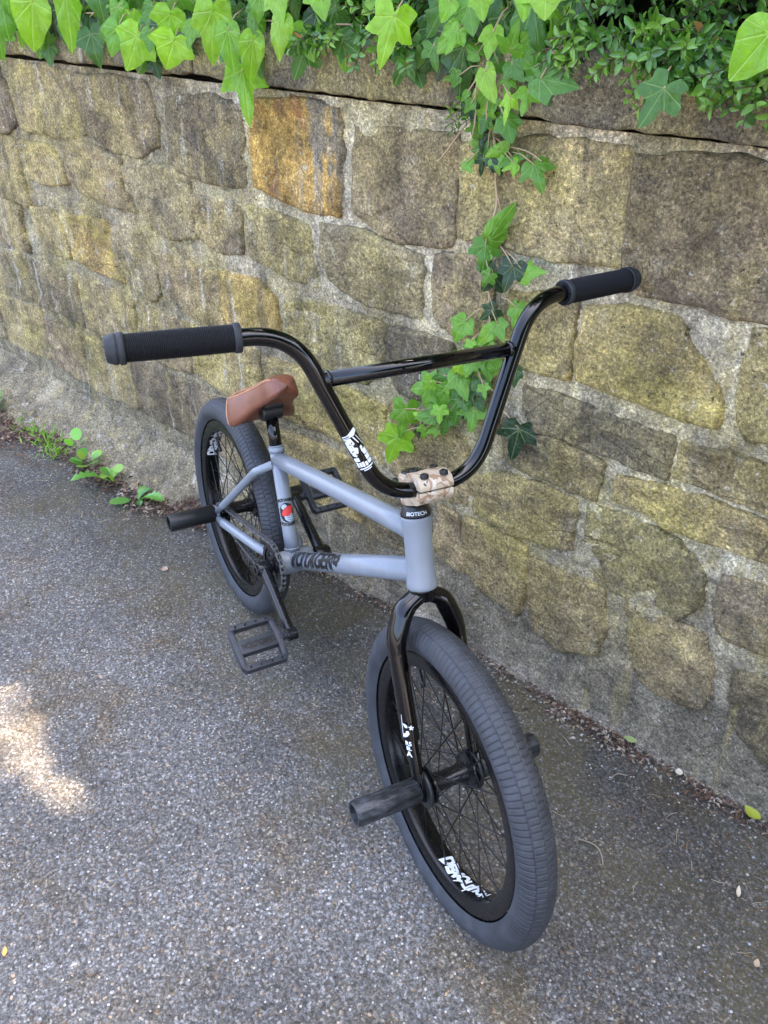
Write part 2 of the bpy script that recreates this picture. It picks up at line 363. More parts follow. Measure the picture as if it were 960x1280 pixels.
# ------------------------------------------------------------------ the setting: ground, old cement footing, garden bed behind the wall
WM = Matrix(((WD.x, WN.x, 0, WN.x*WOFF), (WD.y, WN.y, 0, WN.y*WOFF), (0, 0, 1, 0), (0, 0, 0, 1)))   # wall space: x along, -y towards the street
b = bmesh.new()
def gs(a): return a*abs(a)
N = 40
gv = [[b.verts.new((gs(-18+36*i/N)*.9, gs(-18+36*j/N)*.9, 0)) for j in range(N+1)] for i in range(N+1)]
for i in range(N):
    for j in range(N): b.faces.new((gv[i][j], gv[i+1][j], gv[i+1][j+1], gv[i][j+1]))
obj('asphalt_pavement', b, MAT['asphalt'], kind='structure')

EDGE = [(-2.6, .30), (-1.55, .266), (-1.31, .259), (-1.12, .181), (-.86, .178), (-.73, .172), (-.53, .175), (-.47, .135), (-.36, .120), (-.18, .095), (.0, .055), (.12, .035), (.31, .022), (.6, .008), (.9, .006), (1.3, .008), (2.2, .01)]
def lerp_tab(tab, x):
    if x <= tab[0][0]: return tab[0][1]
    for (x0, y0), (x1, y1) in zip(tab, tab[1:]):
        if x <= x1: return y0+(y1-y0)*(x-x0)/(x1-x0)
    return tab[-1][1]
def edge_d(u): return lerp_tab(EDGE, u)+.014*fbm((u*9, 1.7, 0))+.006*fbm((u*40, 4.7, 0))
b = bmesh.new(); nu, nd = 520, 16; rows = []
for i in range(nu+1):
    u = -2.4+4.5*i/nu; e = max(.008, edge_d(u)); top = .012+.095*max(0, min(1, e/.10)); col = []
    for j in range(nd+1):
        t = j/nd; d = -.02+(e+.02)*t
        z = top*(1-t)**2.2+.005*(1-t*.2)+.010*fbm((u*14, d*14, 3))*(1-t)**.5+.004*fbm((u*60, d*60, 9))
        if t > .93: z = -.006
        col.append(b.verts.new((u, -d, z)))
    rows.append(col)
for i in range(nu):
    for j in range(nd): b.faces.new((rows[i][j], rows[i][j+1], rows[i+1][j+1], rows[i+1][j]))
o = obj('footing_strip', smooth(b), MAT['footing'], kind='structure'); o.matrix_world = WM

b = bmesh.new()
box(b, (0, 4.0, .6), (1, 0, 0), (0, 1, 0), (0, 0, 1), 16, 7.4, 1.2)
o = obj('garden_bed', b, MAT['soil'], kind='structure'); o.matrix_world = WM

# ------------------------------------------------------------------ stone wall: mortar, every stone, coping
wall = empty('stone_wall', mw=WM, label='old sandstone garden wall with pale mortar and lichen behind the bicycle', category='wall')
b = bmesh.new(); nu, nv = 560, 150; rows = []
def mort_y(u, v):
    return .014+.0060*fbm((u*6, v*6, 1))+.0055*fbm((u*24, v*24, 5), 3)+.0030*fbm((u*80, v*80, 8), 2)
for i in range(nu+1):
    u = -2.4+4.5*i/nu
    rows.append([b.verts.new((u, mort_y(u, 1.16*j/nv)-.004, 1.16*j/nv-.02)) for j in range(nv+1)])
for i in range(nu):
    for j in range(nv): b.faces.new((rows[i][j], rows[i+1][j], rows[i+1][j+1], rows[i][j+1]))
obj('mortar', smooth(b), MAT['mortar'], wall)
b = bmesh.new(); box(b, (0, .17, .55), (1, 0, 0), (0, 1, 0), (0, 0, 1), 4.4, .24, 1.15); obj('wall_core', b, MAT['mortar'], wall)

STONES=[
 ('A1',[(0.801,1.101),(0.901,1.113),(1.006,1.116),(1.052,0.928),(0.975,0.915),(0.907,0.919),(0.835,0.92),(0.806,0.943)]),
 ('A2',[(0.475,1.087),(0.635,1.113),(0.783,1.115),(0.791,1.089),(0.796,0.954),(0.738,0.943),(0.662,0.938),(0.605,0.937),(0.557,0.945),(0.479,0.939)]),
 ('A3',[(0.211,1.086),(0.328,1.093),(0.448,1.101),(0.453,1.026),(0.448,0.928),(0.427,0.913),(0.368,0.909),(0.285,0.909),(0.246,0.923),(0.2,0.943)]),
 ('A4',[(-0.095,1.106),(0.025,1.122),(0.152,1.115),(0.16,1.074),(0.156,1.008),(0.144,0.925),(0.054,0.923),(-0.022,0.935),(-0.107,0.946),(-0.11,1.03)]),
 ('A5',[(-0.41,1.092),(-0.255,1.109),(-0.158,1.099),(-0.148,1.034),(-0.155,0.939),(-0.241,0.933),(-0.388,0.938),(-0.421,0.961),(-0.419,1.032)]),
 ('A6',[(-0.815,1.117),(-0.662,1.123),(-0.504,1.121),(-0.475,1.082),(-0.481,0.99),(-0.566,0.953),(-0.685,0.953),(-0.804,0.985),(-0.818,1.051)]),
 ('A7',[(-1.125,1.117),(-0.982,1.129),(-0.844,1.115),(-0.826,1.051),(-0.817,0.984),(-0.929,0.958),(-1.064,0.959),(-1.174,0.959),(-1.174,1.043)]),
 ('A8',[(-1.434,1.111),(-1.25,1.11),(-1.215,1.04),(-1.22,0.966),(-1.298,0.936),(-1.434,0.934)]),
 ('B1',[(1.027,0.886),(1.077,0.897),(1.128,0.736),(1.076,0.74),(1.048,0.743),(1.023,0.786),(1.019,0.844)]),
 ('B2',[(0.749,0.865),(0.827,0.886),(0.906,0.886),(0.923,0.855),(0.961,0.82),(0.991,0.783),(0.991,0.737),(0.938,0.733),(0.865,0.742),(0.805,0.742),(0.75,0.743),(0.739,0.792)]),
 ('B3',[(0.596,0.854),(0.712,0.875),(0.717,0.815),(0.715,0.744),(0.65,0.734),(0.588,0.734),(0.575,0.808)]),
 ('B4',[(0.418,0.886),(0.484,0.903),(0.536,0.895),(0.55,0.802),(0.53,0.75),(0.472,0.751),(0.417,0.777)]),
 ('B5',[(0.108,0.892),(0.195,0.899),(0.284,0.891),(0.368,0.881),(0.375,0.831),(0.363,0.764),(0.282,0.761),(0.201,0.76),(0.129,0.787),(0.103,0.833)]),
 ('B6',[(-0.141,0.89),(-0.041,0.892),(0.05,0.882),(0.063,0.808),(0.067,0.763),(-0.002,0.759),(-0.07,0.769),(-0.149,0.784)]),
 ('B7',[(-0.365,0.881),(-0.272,0.886),(-0.188,0.882),(-0.185,0.833),(-0.193,0.785),(-0.248,0.773),(-0.325,0.785),(-0.369,0.811)]),
 ('B8',[(-0.662,0.907),(-0.453,0.943),(-0.392,0.919),(-0.372,0.867),(-0.378,0.799),(-0.475,0.768),(-0.551,0.784),(-0.624,0.849)]),
 ('B9',[(-0.936,0.941),(-0.786,0.948),(-0.689,0.919),(-0.686,0.86),(-0.636,0.813),(-0.756,0.809),(-0.877,0.823),(-0.956,0.844)]),
 ('B10',[(-1.19,0.918),(-1.026,0.921),(-0.998,0.882),(-0.973,0.835),(-1.11,0.812),(-1.188,0.825),(-1.196,0.869)]),
 ('B11',[(-1.449,0.91),(-1.256,0.918),(-1.258,0.827),(-1.249,0.734),(-1.358,0.73),(-1.527,0.73)]),
 ('C1',[(0.956,0.69),(1.014,0.693),(1.09,0.697),(1.148,0.703),(1.17,0.62),(1.108,0.621),(1.028,0.627),(0.954,0.629),(0.952,0.662)]),
 ('C2',[(0.646,0.691),(0.722,0.7),(0.789,0.691),(0.859,0.691),(0.923,0.692),(0.926,0.645),(0.924,0.617),(0.879,0.614),(0.831,0.619),(0.758,0.621),(0.675,0.616),(0.643,0.646)]),
 ('C3',[(0.6,0.581),(0.654,0.603),(0.733,0.61),(0.799,0.595),(0.804,0.525),(0.744,0.522),(0.672,0.519),(0.613,0.533)]),
 ('C4',[(0.853,0.584),(0.928,0.595),(1.04,0.603),(1.113,0.598),(1.175,0.6),(1.19,0.539),(1.126,0.542),(1.014,0.528),(0.931,0.534),(0.86,0.54)]),
 ('C5',[(0.528,0.456),(0.607,0.488),(0.683,0.501),(0.765,0.496),(0.764,0.4),(0.699,0.378),(0.626,0.374),(0.553,0.384),(0.526,0.413)]),
 ('C6',[(0.297,0.709),(0.38,0.727),(0.437,0.712),(0.456,0.663),(0.415,0.598),(0.326,0.588),(0.292,0.651)]),
 ('C7',[(-0.033,0.687),(0.073,0.718),(0.187,0.721),(0.263,0.71),(0.275,0.628),(0.205,0.579),(0.101,0.568),(-0.007,0.587),(-0.037,0.628)]),
 ('C8',[(-0.27,0.708),(-0.14,0.724),(-0.087,0.688),(-0.074,0.609),(-0.141,0.581),(-0.22,0.575),(-0.279,0.608)]),
 ('C9',[(-0.541,0.713),(-0.409,0.71),(-0.3,0.7),(-0.29,0.637),(-0.291,0.578),(-0.406,0.571),(-0.506,0.609),(-0.538,0.656)]),
 ('C10',[(-0.749,0.746),(-0.63,0.745),(-0.585,0.69),(-0.579,0.603),(-0.627,0.572),(-0.722,0.606),(-0.751,0.668)]),
 ('C11',[(-1.019,0.73),(-0.807,0.747),(-0.77,0.676),(-0.764,0.593),(-0.89,0.595),(-1.001,0.616),(-1.019,0.665)]),
 ('C12',[(-1.241,0.718),(-1.101,0.729),(-1.075,0.667),(-1.064,0.603),(-1.208,0.606),(-1.239,0.65)]),
 ('C13',[(-1.48,0.712),(-1.357,0.7),(-1.338,0.633),(-1.334,0.577),(-1.473,0.57),(-1.579,0.591)]),
 ('D1',[(0.8,0.493),(0.858,0.501),(0.944,0.503),(0.987,0.476),(1.031,0.45),(1.029,0.401),(0.986,0.359),(0.925,0.34),(0.855,0.353),(0.808,0.406)]),
 ('D2',[(1.068,0.474),(1.114,0.482),(1.173,0.481),(1.207,0.425),(1.207,0.373),(1.14,0.367),(1.083,0.369),(1.064,0.412)]),
 ('D3',[(0.673,0.309),(0.758,0.329),(0.84,0.33),(0.863,0.259),(0.848,0.183),(0.777,0.138),(0.707,0.168),(0.679,0.239)]),
 ('D4',[(0.91,0.31),(0.971,0.331),(1.042,0.335),(1.081,0.273),(1.07,0.195),(1.014,0.162),(0.961,0.173),(0.925,0.245)]),
 ('D5',[(1.128,0.284),(1.181,0.31),(1.238,0.302),(1.28,0.135),(1.199,0.143),(1.143,0.195)]),
 ('D6',[(0.523,0.341),(0.618,0.35),(0.664,0.336),(0.67,0.224),(0.654,0.171),(0.588,0.179),(0.53,0.215),(0.511,0.282)]),
 ('D7',[(0.433,0.332),(0.49,0.346),(0.505,0.258),(0.519,0.21),(0.472,0.219),(0.435,0.246)]),
]

def rect(u0, u1, v0, v1, j=.012):
    R = lambda: random.uniform(-j, j)
    um = (u0+u1)/2; vm = (v0+v1)/2
    return [(u0+R(), v0+R()), (um+R(), v0+R()), (u1+R(), v0+R()), (u1+R(), vm+R()), (u1+R(), v1+R()), (um+R(), v1+R()), (u0+R(), v1+R()), (u0+R(), vm+R())]
def course(u0, u1, v0, v1, wmin, wmax, gap=.028):
    u = u0
    while u < u1:
        w = random.uniform(wmin, wmax); e = u+w
        if u1-e < wmin*.7: e = u1
        STONES.append(('f', rect(u, e, v0+random.uniform(-.008, .008), v1+random.uniform(-.008, .008)))); u = e+gap
course(-2.3, -1.46, .925, 1.11, .2, .3); course(-2.3, -1.57, .76, .89, .2, .3); course(-2.3, -1.62, .57, .72, .2, .3)
course(-2.3, .27, .385, .54, .2, .32); STONES.append(('f', rect(.30, .50, .38, .55))); STONES.append(('f', rect(.485, .575, .59, .72, .006)))
course(-2.3, .18, .175, .35, .2, .34); STONES.append(('f', rect(.21, .405, .17, .345)))
course(1.09, 2.0, .93, 1.11, .25, .35); course(1.17, 2.0, .745, .90, .2, .3); course(1.20, 2.0, .53, .70, .25, .35); course(1.25, 2.0, .36, .49, .2, .3); course(1.31, 2.0, .12, .32, .2, .3)

TINT = [((0.402, 0.313, 0.154), .9), ((0.345, 0.266, 0.144), .7), ((0.276, 0.208, 0.125), .45), ((0.372, 0.280, 0.150), .6), ((0.233, 0.181, 0.112), .35), ((0.431, 0.331, 0.150), 1.0), ((0.310, 0.251, 0.146), .6)]
SPEC = dict(A4=((0.505, 0.287, 0.120), .35), A5=((0.227, 0.180, 0.111), .5), A6=((0.269, 0.207, 0.117), .6), A3=((0.299, 0.228, 0.133), .4), A2=((0.448, 0.346, 0.174), .8), A1=((0.223, 0.168, 0.103), .35), A8=((0.251, 0.188, 0.121), .2), B2=((0.447, 0.345, 0.146), 1.0),
    B3=((0.402, 0.312, 0.145), .9), B5=((0.304, 0.251, 0.139), .55), B6=((0.349, 0.289, 0.144), .8), C2=((0.190, 0.157, 0.097), .35), C3=((0.263, 0.206, 0.117), .5), C4=((0.429, 0.325, 0.145), .9), C1=((0.346, 0.271, 0.136), .7), D1=((0.236, 0.197, 0.106), .6), C8=((0.519, 0.351, 0.127), 1.0),
    C11=((0.494, 0.343, 0.127), 1.0), C7=((0.333, 0.277, 0.139), .8), C6=((0.205, 0.166, 0.099), .2), B1=((0.286, 0.231, 0.116), .6), C5=((0.345, 0.271, 0.129), .8), D6=((0.359, 0.278, 0.133), .8), D3=((0.302, 0.238, 0.124), .6), D5=((0.213, 0.172, 0.103), .4))
def stone(poly, seed, raise_):
    """rock-faced block: irregular outline, rim buried in the mortar, uneven face"""
    n = len(poly); pts = []
    cx = sum(p[0] for p in poly)/n; cy = sum(p[1] for p in poly)/n
    for i in range(n):                                         # round the outline and roughen it
        p0, p1, p2, p3 = (Vector(poly[(i+k-1) % n]) for k in range(4))
        for k in range(7):
            t = k/7
            q = .5*((2*p1)+(p2-p0)*t+(2*p0-5*p1+4*p2-p3)*t*t+(3*p1-p0-3*p2+p3)*t**3)
            l = p1+(p2-p1)*t; q = l*.85+q*.15
            a = noise.noise((q.x*22+seed, q.y*22, 2))*.006+noise.noise((q.x*75, q.y*75, seed))*.004
            d = (q-Vector((cx, cy))).normalized(); pts.append(q+d*(a+.006))
    m = len(pts); b = bmesh.new(); rings = []
    tx, ty = random.uniform(-.03, .03), random.uniform(-.04, .04)
    sizes = max(max(p[0] for p in poly)-cx, max(p[1] for p in poly)-cy)
    for s, h in ((1.06, -.020), (1.045, -.004), (1.025, .45), (.99, .85), (.93, 1.0), (.80, 1.0), (.62, 1.0), (.42, 1.0), (.22, 1.0), (.08, 1.0)):
        ring = []
        for p in pts:
            q = (Vector((cx, cy))+(p-Vector((cx, cy)))*s)
            if h < 0: y = .009-h
            else:
                nz = .0085*fbm((q.x*7+seed, q.y*7, 2), 3)+.0060*fbm((q.x*26, q.y*26+seed, 4), 3)+.0035*(abs(noise.noise((q.x*13+seed*2, q.y*9, 7)))-.25)*2
                y = .009-h*raise_-min(1, h)*(nz+tx*(q.x-cx)+ty*(q.y-cy)*.8)
            ring.append(b.verts.new((q.x, y, q.y)))
        rings.append(ring)
    for a, c in zip(rings, rings[1:]):
        for k in range(m): b.faces.new((a[k], a[(k+1) % m], c[(k+1) % m], c[k]))
    b.faces.new(rings[-1]); bmesh.ops.recalc_face_normals(b, faces=b.faces[:])
    return smooth(b)
def square_up(poly):
    """draw blunt traced corners out towards those of a squared block"""
    us, vs = [p[0] for p in poly], [p[1] for p in poly]; cu, cv = (min(us)+max(us))/2, (min(vs)+max(vs))/2; hu, hv = (max(us)-min(us))/2, (max(vs)-min(vs))/2
    area = abs(sum(a[0]*b_[1]-b_[0]*a[1] for a, b_ in zip(poly, poly[1:]+poly[:1])))/2
    s = max(0, min(.9, (.90-area/(4*hu*hv))*4.5)); out = []
    for u_, v_ in poly:
        x, y = (u_-cu)/hu, (v_-cv)/hv; r = sqrt(x*x+y*y)
        if r > .01:
            f = (r/max(abs(x), abs(y)))**s; x, y = max(-1, min(1, x*f)), max(-1, min(1, y*f))
        out.append((cu+x*hu, cv+y*hv))
    return out
for i, (k, poly) in enumerate(STONES):
    if k != 'f' and k != 'B2': poly = square_up(poly)
    if k == 'f': (col, al), rr = random.choice(TINT), random.uniform(.006, .012)
    else:
        (col, al) = SPEC.get(k, random.choice(TINT)); rr = random.uniform(.007, .013)
    o = obj('stone', stone(poly, i*3.7, rr), MAT['stone'], wall); f = random.uniform(.92, 1.08); o.color = tuple(c*f for c in col)+(al,)
    if k == 'A4': o.data.materials[0] = MAT['rusty']; o['label'] = 'orange stained stone'
# coping
COPE = [(-2.4, -1.62, 0), (-1.605, -.93, .004), (-.915, -.28, -.002), (-.265, .50, .002), (.52, 1.30, .014), (1.315, 2.1, .008)]
for ci, (u0, u1, pr) in enumerate(COPE):
    b = bmesh.new(); nx = max(8, int((u1-u0)/.012)); prof = []
    for t in range(8): prof.append((.31, 1.147+.095*0))       # placeholder replaced below
    prof = [(.30, 1.150), (.06, 1.149), (.016, 1.148), (.004, 1.150)]+[(0, 1.153+.088*k/9) for k in range(10)]+[(.008, 1.247), (.03, 1.250), (.10, 1.251), (.30, 1.252)]
    rows = []
    for i in range(nx+1):
        u = u0+(u1-u0)*i/nx; e = min(u-u0, u1-u)/.012; rows.append([])
        for (y, z) in prof:
            f = 1 if y < .03 else .2
            yy = y-.012-pr+f*(.009*fbm((u*5, z*8, ci), 3)+.005*fbm((u*22, z*22, ci+4), 3))+max(0, 1-e)*.006
            zz = z-(.007*fbm((u*6, 5.1, 2), 3)+.004*fbm((u*26, 9, ci), 2))*(1 if z < 1.16 else .5)-.010*(u+.2)*.2
            rows[-1].append(b.verts.new((u, yy, zz)))
    for i in range(nx):
        for j in range(len(prof)-1): b.faces.new((rows[i][j], rows[i+1][j], rows[i+1][j+1], rows[i][j+1]))
    b.faces.new(rows[0]); b.faces.new(rows[-1][::-1])
    o = obj('coping_stone', smooth(b), MAT['stone'], wall); o.color = random.choice([(.19, .155, .105, .55), (.21, .17, .115, .6), (.23, .195, .125, .6)])

# ------------------------------------------------------------------ bicycle
R = .2635; RM = .029
LEAN = -.0607; STEER = -.0432
base = V(0, 0, RM)
Lm = Matrix.Translation(base) @ Matrix.Rotation(LEAN, 4, 'X') @ Matrix.Translation(-base)
bike = empty('bmx_bicycle', mw=Lm, label='grey BMX bicycle with black bars and brown saddle leaning on the stone wall', category='bicycle')
h = V(-.2703, 0, .9628).normalized(); fwd = V(.9628, 0, .2703).normalized(); Y = V(0, 1, 0)
RAX, FAX, S0 = V(0, 0, R), V(.9228, 0, R), V(.8914, 0, .2547)
HTB, HTT, BB, STT = V(.8051, 0, .5619), V(.7740, 0, .6728), V(.3239, 0, .3105), V(.2502, 0, .5201)
sdir = (STT-BB).normalized()
FM = Matrix.Translation(S0) @ Matrix.Rotation(STEER, 4, h) @ Matrix.Translation(-S0)          # steering, applied to the front parts
def part(name, me, mat, front=False, parent=None, **p):
    o = obj(name, me, mat, parent or bike, **p)
    if front and parent is None: o.matrix_local = FM
    return o
# frame
frame = empty('frame', bike)
b = bmesh.new(); tube(b, [BB-Y*.038, BB-Y*.0372, BB+Y*.0372, BB+Y*.038], [.0235, .0245, .0245, .0235], 32); obj('bottom_bracket', b, MAT['grey'], frame)
L = (HTT-HTB).length
b = bmesh.new(); lathe(b, [(0, .017), (0, .0225), (.001, .0236), (.006, .0238), (.016, .0225), (.03, .0212), (L-.03, .0212), (L-.014, .0222), (L-.004, .0235), (L-.001, .0233), (L, .0225), (L, .017)], h, HTB, 40); obj('head_tube', b, MAT['grey'], frame)
TT0, TT1 = STT-sdir*.006, HTB+h*(L-.026)
b = bmesh.new(); tube(b, [TT0, TT0.lerp(TT1, .15), TT0.lerp(TT1, .85), TT1], [.0158, .0165, .0175, .0178], 28); obj('top_tube', b, MAT['grey'], frame)
DT1 = HTB+h*.028
b = bmesh.new(); tube(b, [BB, BB.lerp(DT1, .5), DT1], [.0185, .0190, .0195], 28); obj('down_tube', b, MAT['grey'], frame)
b = bmesh.new(); tube(b, [BB, BB+sdir*.06, STT+sdir*.018], [.0165, .0148, .0148], 28); lathe(b, [(.008, .0148), (.0085, .0162), (.019, .0162), (.0195, .0142)], sdir, STT, 28); obj('seat_tube', b, MAT['grey'], frame)
# gussets at the welds
def weld(b, p, axis, r, rr=.0022):
    ax = Vector(axis).normalized(); lathe(b, [(-.0022, r), (-.001, r+rr*.6), (0, r+rr*.75), (.001, r+rr*.6), (.0022, r)], ax, p, 40)
tdir = (TT1-TT0).normalized(); ddir = (DT1-BB).normalized()
for p_, a_, r_ in ((TT1-tdir*.024, tdir, .0172), (DT1-ddir*.024, ddir, .0188), (BB+ddir*.028, ddir, .0182), (BB+sdir*.028, sdir, .0158)):
    b = bmesh.new(); weld(b, p_, a_, r_); obj('weld_bead', smooth(b), MAT['grey'], frame)
for s in (-1, 1):
    dro = RAX+Y*s*.058
    b = bmesh.new(); p = fillet([STT-sdir*.014+Y*s*.010, STT+V(-.035, s*.036, -.045), V(.050, s*.056, R+.045), dro+V(.012, 0, .010)], [.03, .06], 8)
    tube(b, p, [.0088]*(len(p)-6)+[.0085, .0083, .008, .0078, .0075, .0072], 20); obj('seat_stay', b, MAT['grey'], frame)
    b = bmesh.new(); p = fillet([BB+V(-.012, s*.020, -.002), BB+V(-.09, s*.046, -.008), V(.05, s*.057, R-.002), dro+V(.014, 0, -.006)], [.06, .06], 8)
    tube(b, p, [.0105]*(len(p)-4)+[.0098, .0092, .0085, .008], 20); obj('chain_stay', b, MAT['grey'], frame)
    b = bmesh.new(); prism(b, [(-.020, -.013), (.002, -.0165), (.022, -.011), (.022, .016), (.0, .0165), (-.020, .010)], dro, (1, 0, 0), (0, 0, 1), Y, -.003, .003, .001); shade(obj('dropout', b, MAT['grey'], frame))
# printed lettering on the frame
def tube_print(bm, p0, p1, rfun, upv, at, rot=0):
    """wrap a flat print round a tube: x runs p0 to p1, y round the tube, centred on the side that faces upv"""
    a = (p1-p0).normalized(); n = (upv-a*upv.dot(a)).normalized(); t = n.cross(a)
    def fn(x, y):
        if rot: x, y = x*cos(rot)-y*sin(rot), x*sin(rot)+y*cos(rot)
        r = rfun; th = y/r
        return p0+a*(at+x)+(n*cos(th)+t*sin(th))*r
    return wrap(bm, fn)
b = textmesh('VOYAGER', .041, .0012)
for v in b.verts:
    v.co.x = v.co.x*1.16+v.co.y*.30-(v.co.y/.02)**2*.006; v.co.y *= 1.15
side = V(.45, -.62, .62)
obj('lettering', tube_print(b, BB, DT1, .0197, side, .140), MAT['ink'], frame)
b = bmesh.new()                                                # a few slashes under the letters and a rose at the end
for k in range(9):
    x = -.105+k*.026; vs = [b.verts.new((x+dx, y, 0)) for dx, y in ((0, -.017), (.0035, -.019), (.0075, .014), (.0035, .019))]; b.faces.new(vs)
for k in range(5):
    a0 = k*1.256; vs = [b.verts.new((.125+.009*cos(a0)+.0065*cos(a), .004+.008*sin(a0)+.006*sin(a), 0)) for a in (0, 1.05, 2.1, 3.14, 4.2, 5.2)]; b.faces.new(vs)
bmesh.ops.triangulate(b, faces=b.faces[:])
for _ in range(3): bmesh.ops.subdivide_edges(b, edges=[e for e in b.edges if e.calc_length() > .004], cuts=1); bmesh.ops.triangulate(b, faces=b.faces[:])
obj('lettering', tube_print(b, BB, DT1, .0198, side, .140), MAT['ink'], frame)
# round badge on the seat tube: globe, red flash, letters above and below
def disc2d(b, cx, cy, rx, ry, n=20, a0=0, a1=2*pi):
    vs = [b.verts.new((cx+rx*cos(a0+(a1-a0)*k/n), cy+ry*sin(a0+(a1-a0)*k/n), 0)) for k in range(n)]
    b.faces.new(vs); return b
def fine(b, step=.003):
    bmesh.ops.triangulate(b, faces=b.faces[:])
    for _ in range(4):
        es = [e for e in b.edges if e.calc_length() > step]
        if not es: break
        bmesh.ops.subdivide_edges(b, edges=es, cuts=1); bmesh.ops.triangulate(b, faces=b.faces[:])
    return b
sface = V(.95, -.30, .1)
def seatprint(b, mat, off):
    def fn(x, y):
        th = x/.0149; n = (sface-sdir*sface.dot(sdir)).normalized(); t = sdir.cross(n)
        return BB+sdir*(.105+y)+(n*cos(th)+t*sin(th))*(.0149+off)
    return obj('badge', wrap(fine(b), fn), mat, frame)
seatprint(disc2d(bmesh.new(), 0, .002, .0155, .021), MAT['ink'], .0003)
seatprint(disc2d(bmesh.new(), .003, -.006, .0095, .0115), MAT['skyblue'], .0005)
seatprint(disc2d(bmesh.new(), -.004, .014, .006, .006), MAT['skyblue'], .0005)
b = bmesh.new()
for k in range(4): vs = [b.verts.new((.003+sx*.0095*c, -.014+k*.0045+dy, 0)) for sx, c, dy in ((-1, .85, 0), (1, .85, 0), (1, .85, .0008), (-1, .85, .0008))]; b.faces.new(vs)
seatprint(b, MAT['ink'], .0007)
b = bmesh.new(); vs = [b.verts.new((x, y, 0)) for x, y in ((-.010, -.004), (-.004, -.001), (.001, -.006), (.011, .001), (.012, .015), (.006, .011), (.004, .016), (-.002, .009), (-.005, .011), (-.011, .001))]; b.faces.new(vs)
seatprint(b, MAT['red'], .0009)
for yy, bend in ((.0285, -.10), (-.0235, .10)):
    b = textmesh('VOYAGER', .0085, .0006)
    for v in b.verts: v.co.y += yy+bend*v.co.x**2/.012; v.co.x *= .95
    seatprint(b, MAT['ink'], .0004)

# fork
b = bmesh.new()
lathe(b, [(-.020, .0165), (-.018, .0195), (-.004, .0210), (-.002, .0225), (-.0006, .0222), (-.0006, .012)], h, HTB, 36)
CR = HTB-h*.014; fork = None
for s in (-1, 1):
    dro = FAX+Y*s*.0515
    p = fillet([CR+Y*s*.006+h*.004, CR+Y*s*.034-h*.012, HTB-h*.075+Y*s*.0535, dro+h*.085-fwd*.012+Y*s*.001, dro+h*.012], [.035, .10, .10], 10)
    n = len(p); rad = []
    for i in range(n):
        t = i/(n-1); w = .0145+.0022*sin(min(1, t*1.6)*pi)-.0048*max(0, t-.75)/.25; rad.append((w*1.18, w*.92))
    tube(b, p, rad, 24, start=fwd)
    prism(b, [(-.016, -.018), (.014, -.018), (.018, .0), (.013, .034), (-.011, .034), (-.018, .0)], dro, fwd, h, Y, -.0032, .0032, .001)
fork = shade(part('fork', b, MAT['black'], True), 50)
# prints on the fork leg, drive side
def forkprint(b, mat, zc):
    o = FAX-Y*.0515+h*zc-fwd*.010
    def fn(x, y):
        th = x/.0158+.55; return o+h*y-Y*cos(th)*.0142+fwd*sin(th)*.0178
    return obj('fork_decal', wrap(fine(b), fn), mat, fork)
b = bmesh.new()
def poly2(b, pts): b.faces.new([b.verts.new((x, y, 0)) for x, y in pts])
poly2(b, [(-.0105, .034), (-.0088, .034), (-.0080, -.004), (-.0100, -.006)])
poly2(b, [(-.0085, .020), (-.003, .0215), (.001, .020), (.002, .016), (-.002, .0145), (-.006, .017)])
poly2(b, [(-.0095, -.002), (-.007, .003), (-.003, .005), (-.001, .010), (.003, .0105), (.0045, .006), (.001, .001), (-.005, -.003)])
for k in range(5):
    a = k*1.2566+.3; cx, cy = .0078, .0165; px, py = cos(a), sin(a)
    poly2(b, [(cx-py*.001, cy+px*.001), (cx+px*.0042-py*.0010, cy+py*.0042+px*.001), (cx+px*.0042+py*.001, cy+py*.0042-px*.001), (cx+py*.001, cy-px*.001)])
forkprint(b, MAT['white'], .098)
for s, yy, sz in (('R5', -.0125, .010), ('EL', -.021, .0085), ('A', -.031, .013)):
    b = textmesh(s, sz, .0004)
    for v in b.verts: v.co.y += yy; v.co.x = v.co.x*1.05+.0005
    forkprint(b, MAT['white'], .098)

# headset cover and stem
b = bmesh.new(); lathe(b, [(0, .0150), (.0005, .0232), (.004, .0230), (.015, .0188), (.018, .0176), (.0185, .013)], h, HTT, 40)
hc = part('headset_cover', b, MAT['cap'], True)
b = textmesh('BIOTECH', .0070, .0001)
fdir = V(.92, -.39, 0)
def hfn(x, y):
    n = (fdir-h*fdir.dot(h)).normalized(); t = h.cross(n); z = .0078+y; r = .0232-(z-.004)/.011*  .0042+.0018; th = x/.0215
    return HTT+h*z+(n*cos(th)+t*sin(th))*r
obj('lettering', wrap(b, hfn), MAT['white'], hc)
CL = V(.8077, 0, .7388); u = V(-.2311, 0, .9729).normalized(); fb = V(.9729, 0, .2311).normalized()
b = bmesh.new()
lathe(b, [(.0195, .012), (.0195, .0195), (.021, .0205), (.060, .0205), (.0615, .0195), (.0615, .012)], h, HTT, 32)
low = [(-.022, -.001), (-.0225, -.010), (-.018, -.019), (-.008, -.0235), (.004, -.0235), (.014, -.0195), (.0205, -.012), (.0222, -.001)]
prism(b, low, CL, fb, u, Y, -.0265, .0265, .0018)
prism(b, [(-.058, -.022), (-.012, -.020), (-.012, .006), (-.030, .013), (-.058, .013)], CL-u*.004, fb, u, Y, -.019, .019, .003)
stem = shade(part('stem', b, MAT['camo'], True), 45)
cap = [(-.022, .0012), (.0222, .0012), (.0222, .008), (.018, .0165), (.012, .0205), (.004, .0222), (-.008, .0222), (-.018, .0195), (-.022, .012)]
b = bmesh.new(); prism(b, cap, CL, fb, u, Y, -.0268, .0268, .0018); shade(obj('stem_cap', b, MAT['camo'], stem), 45)
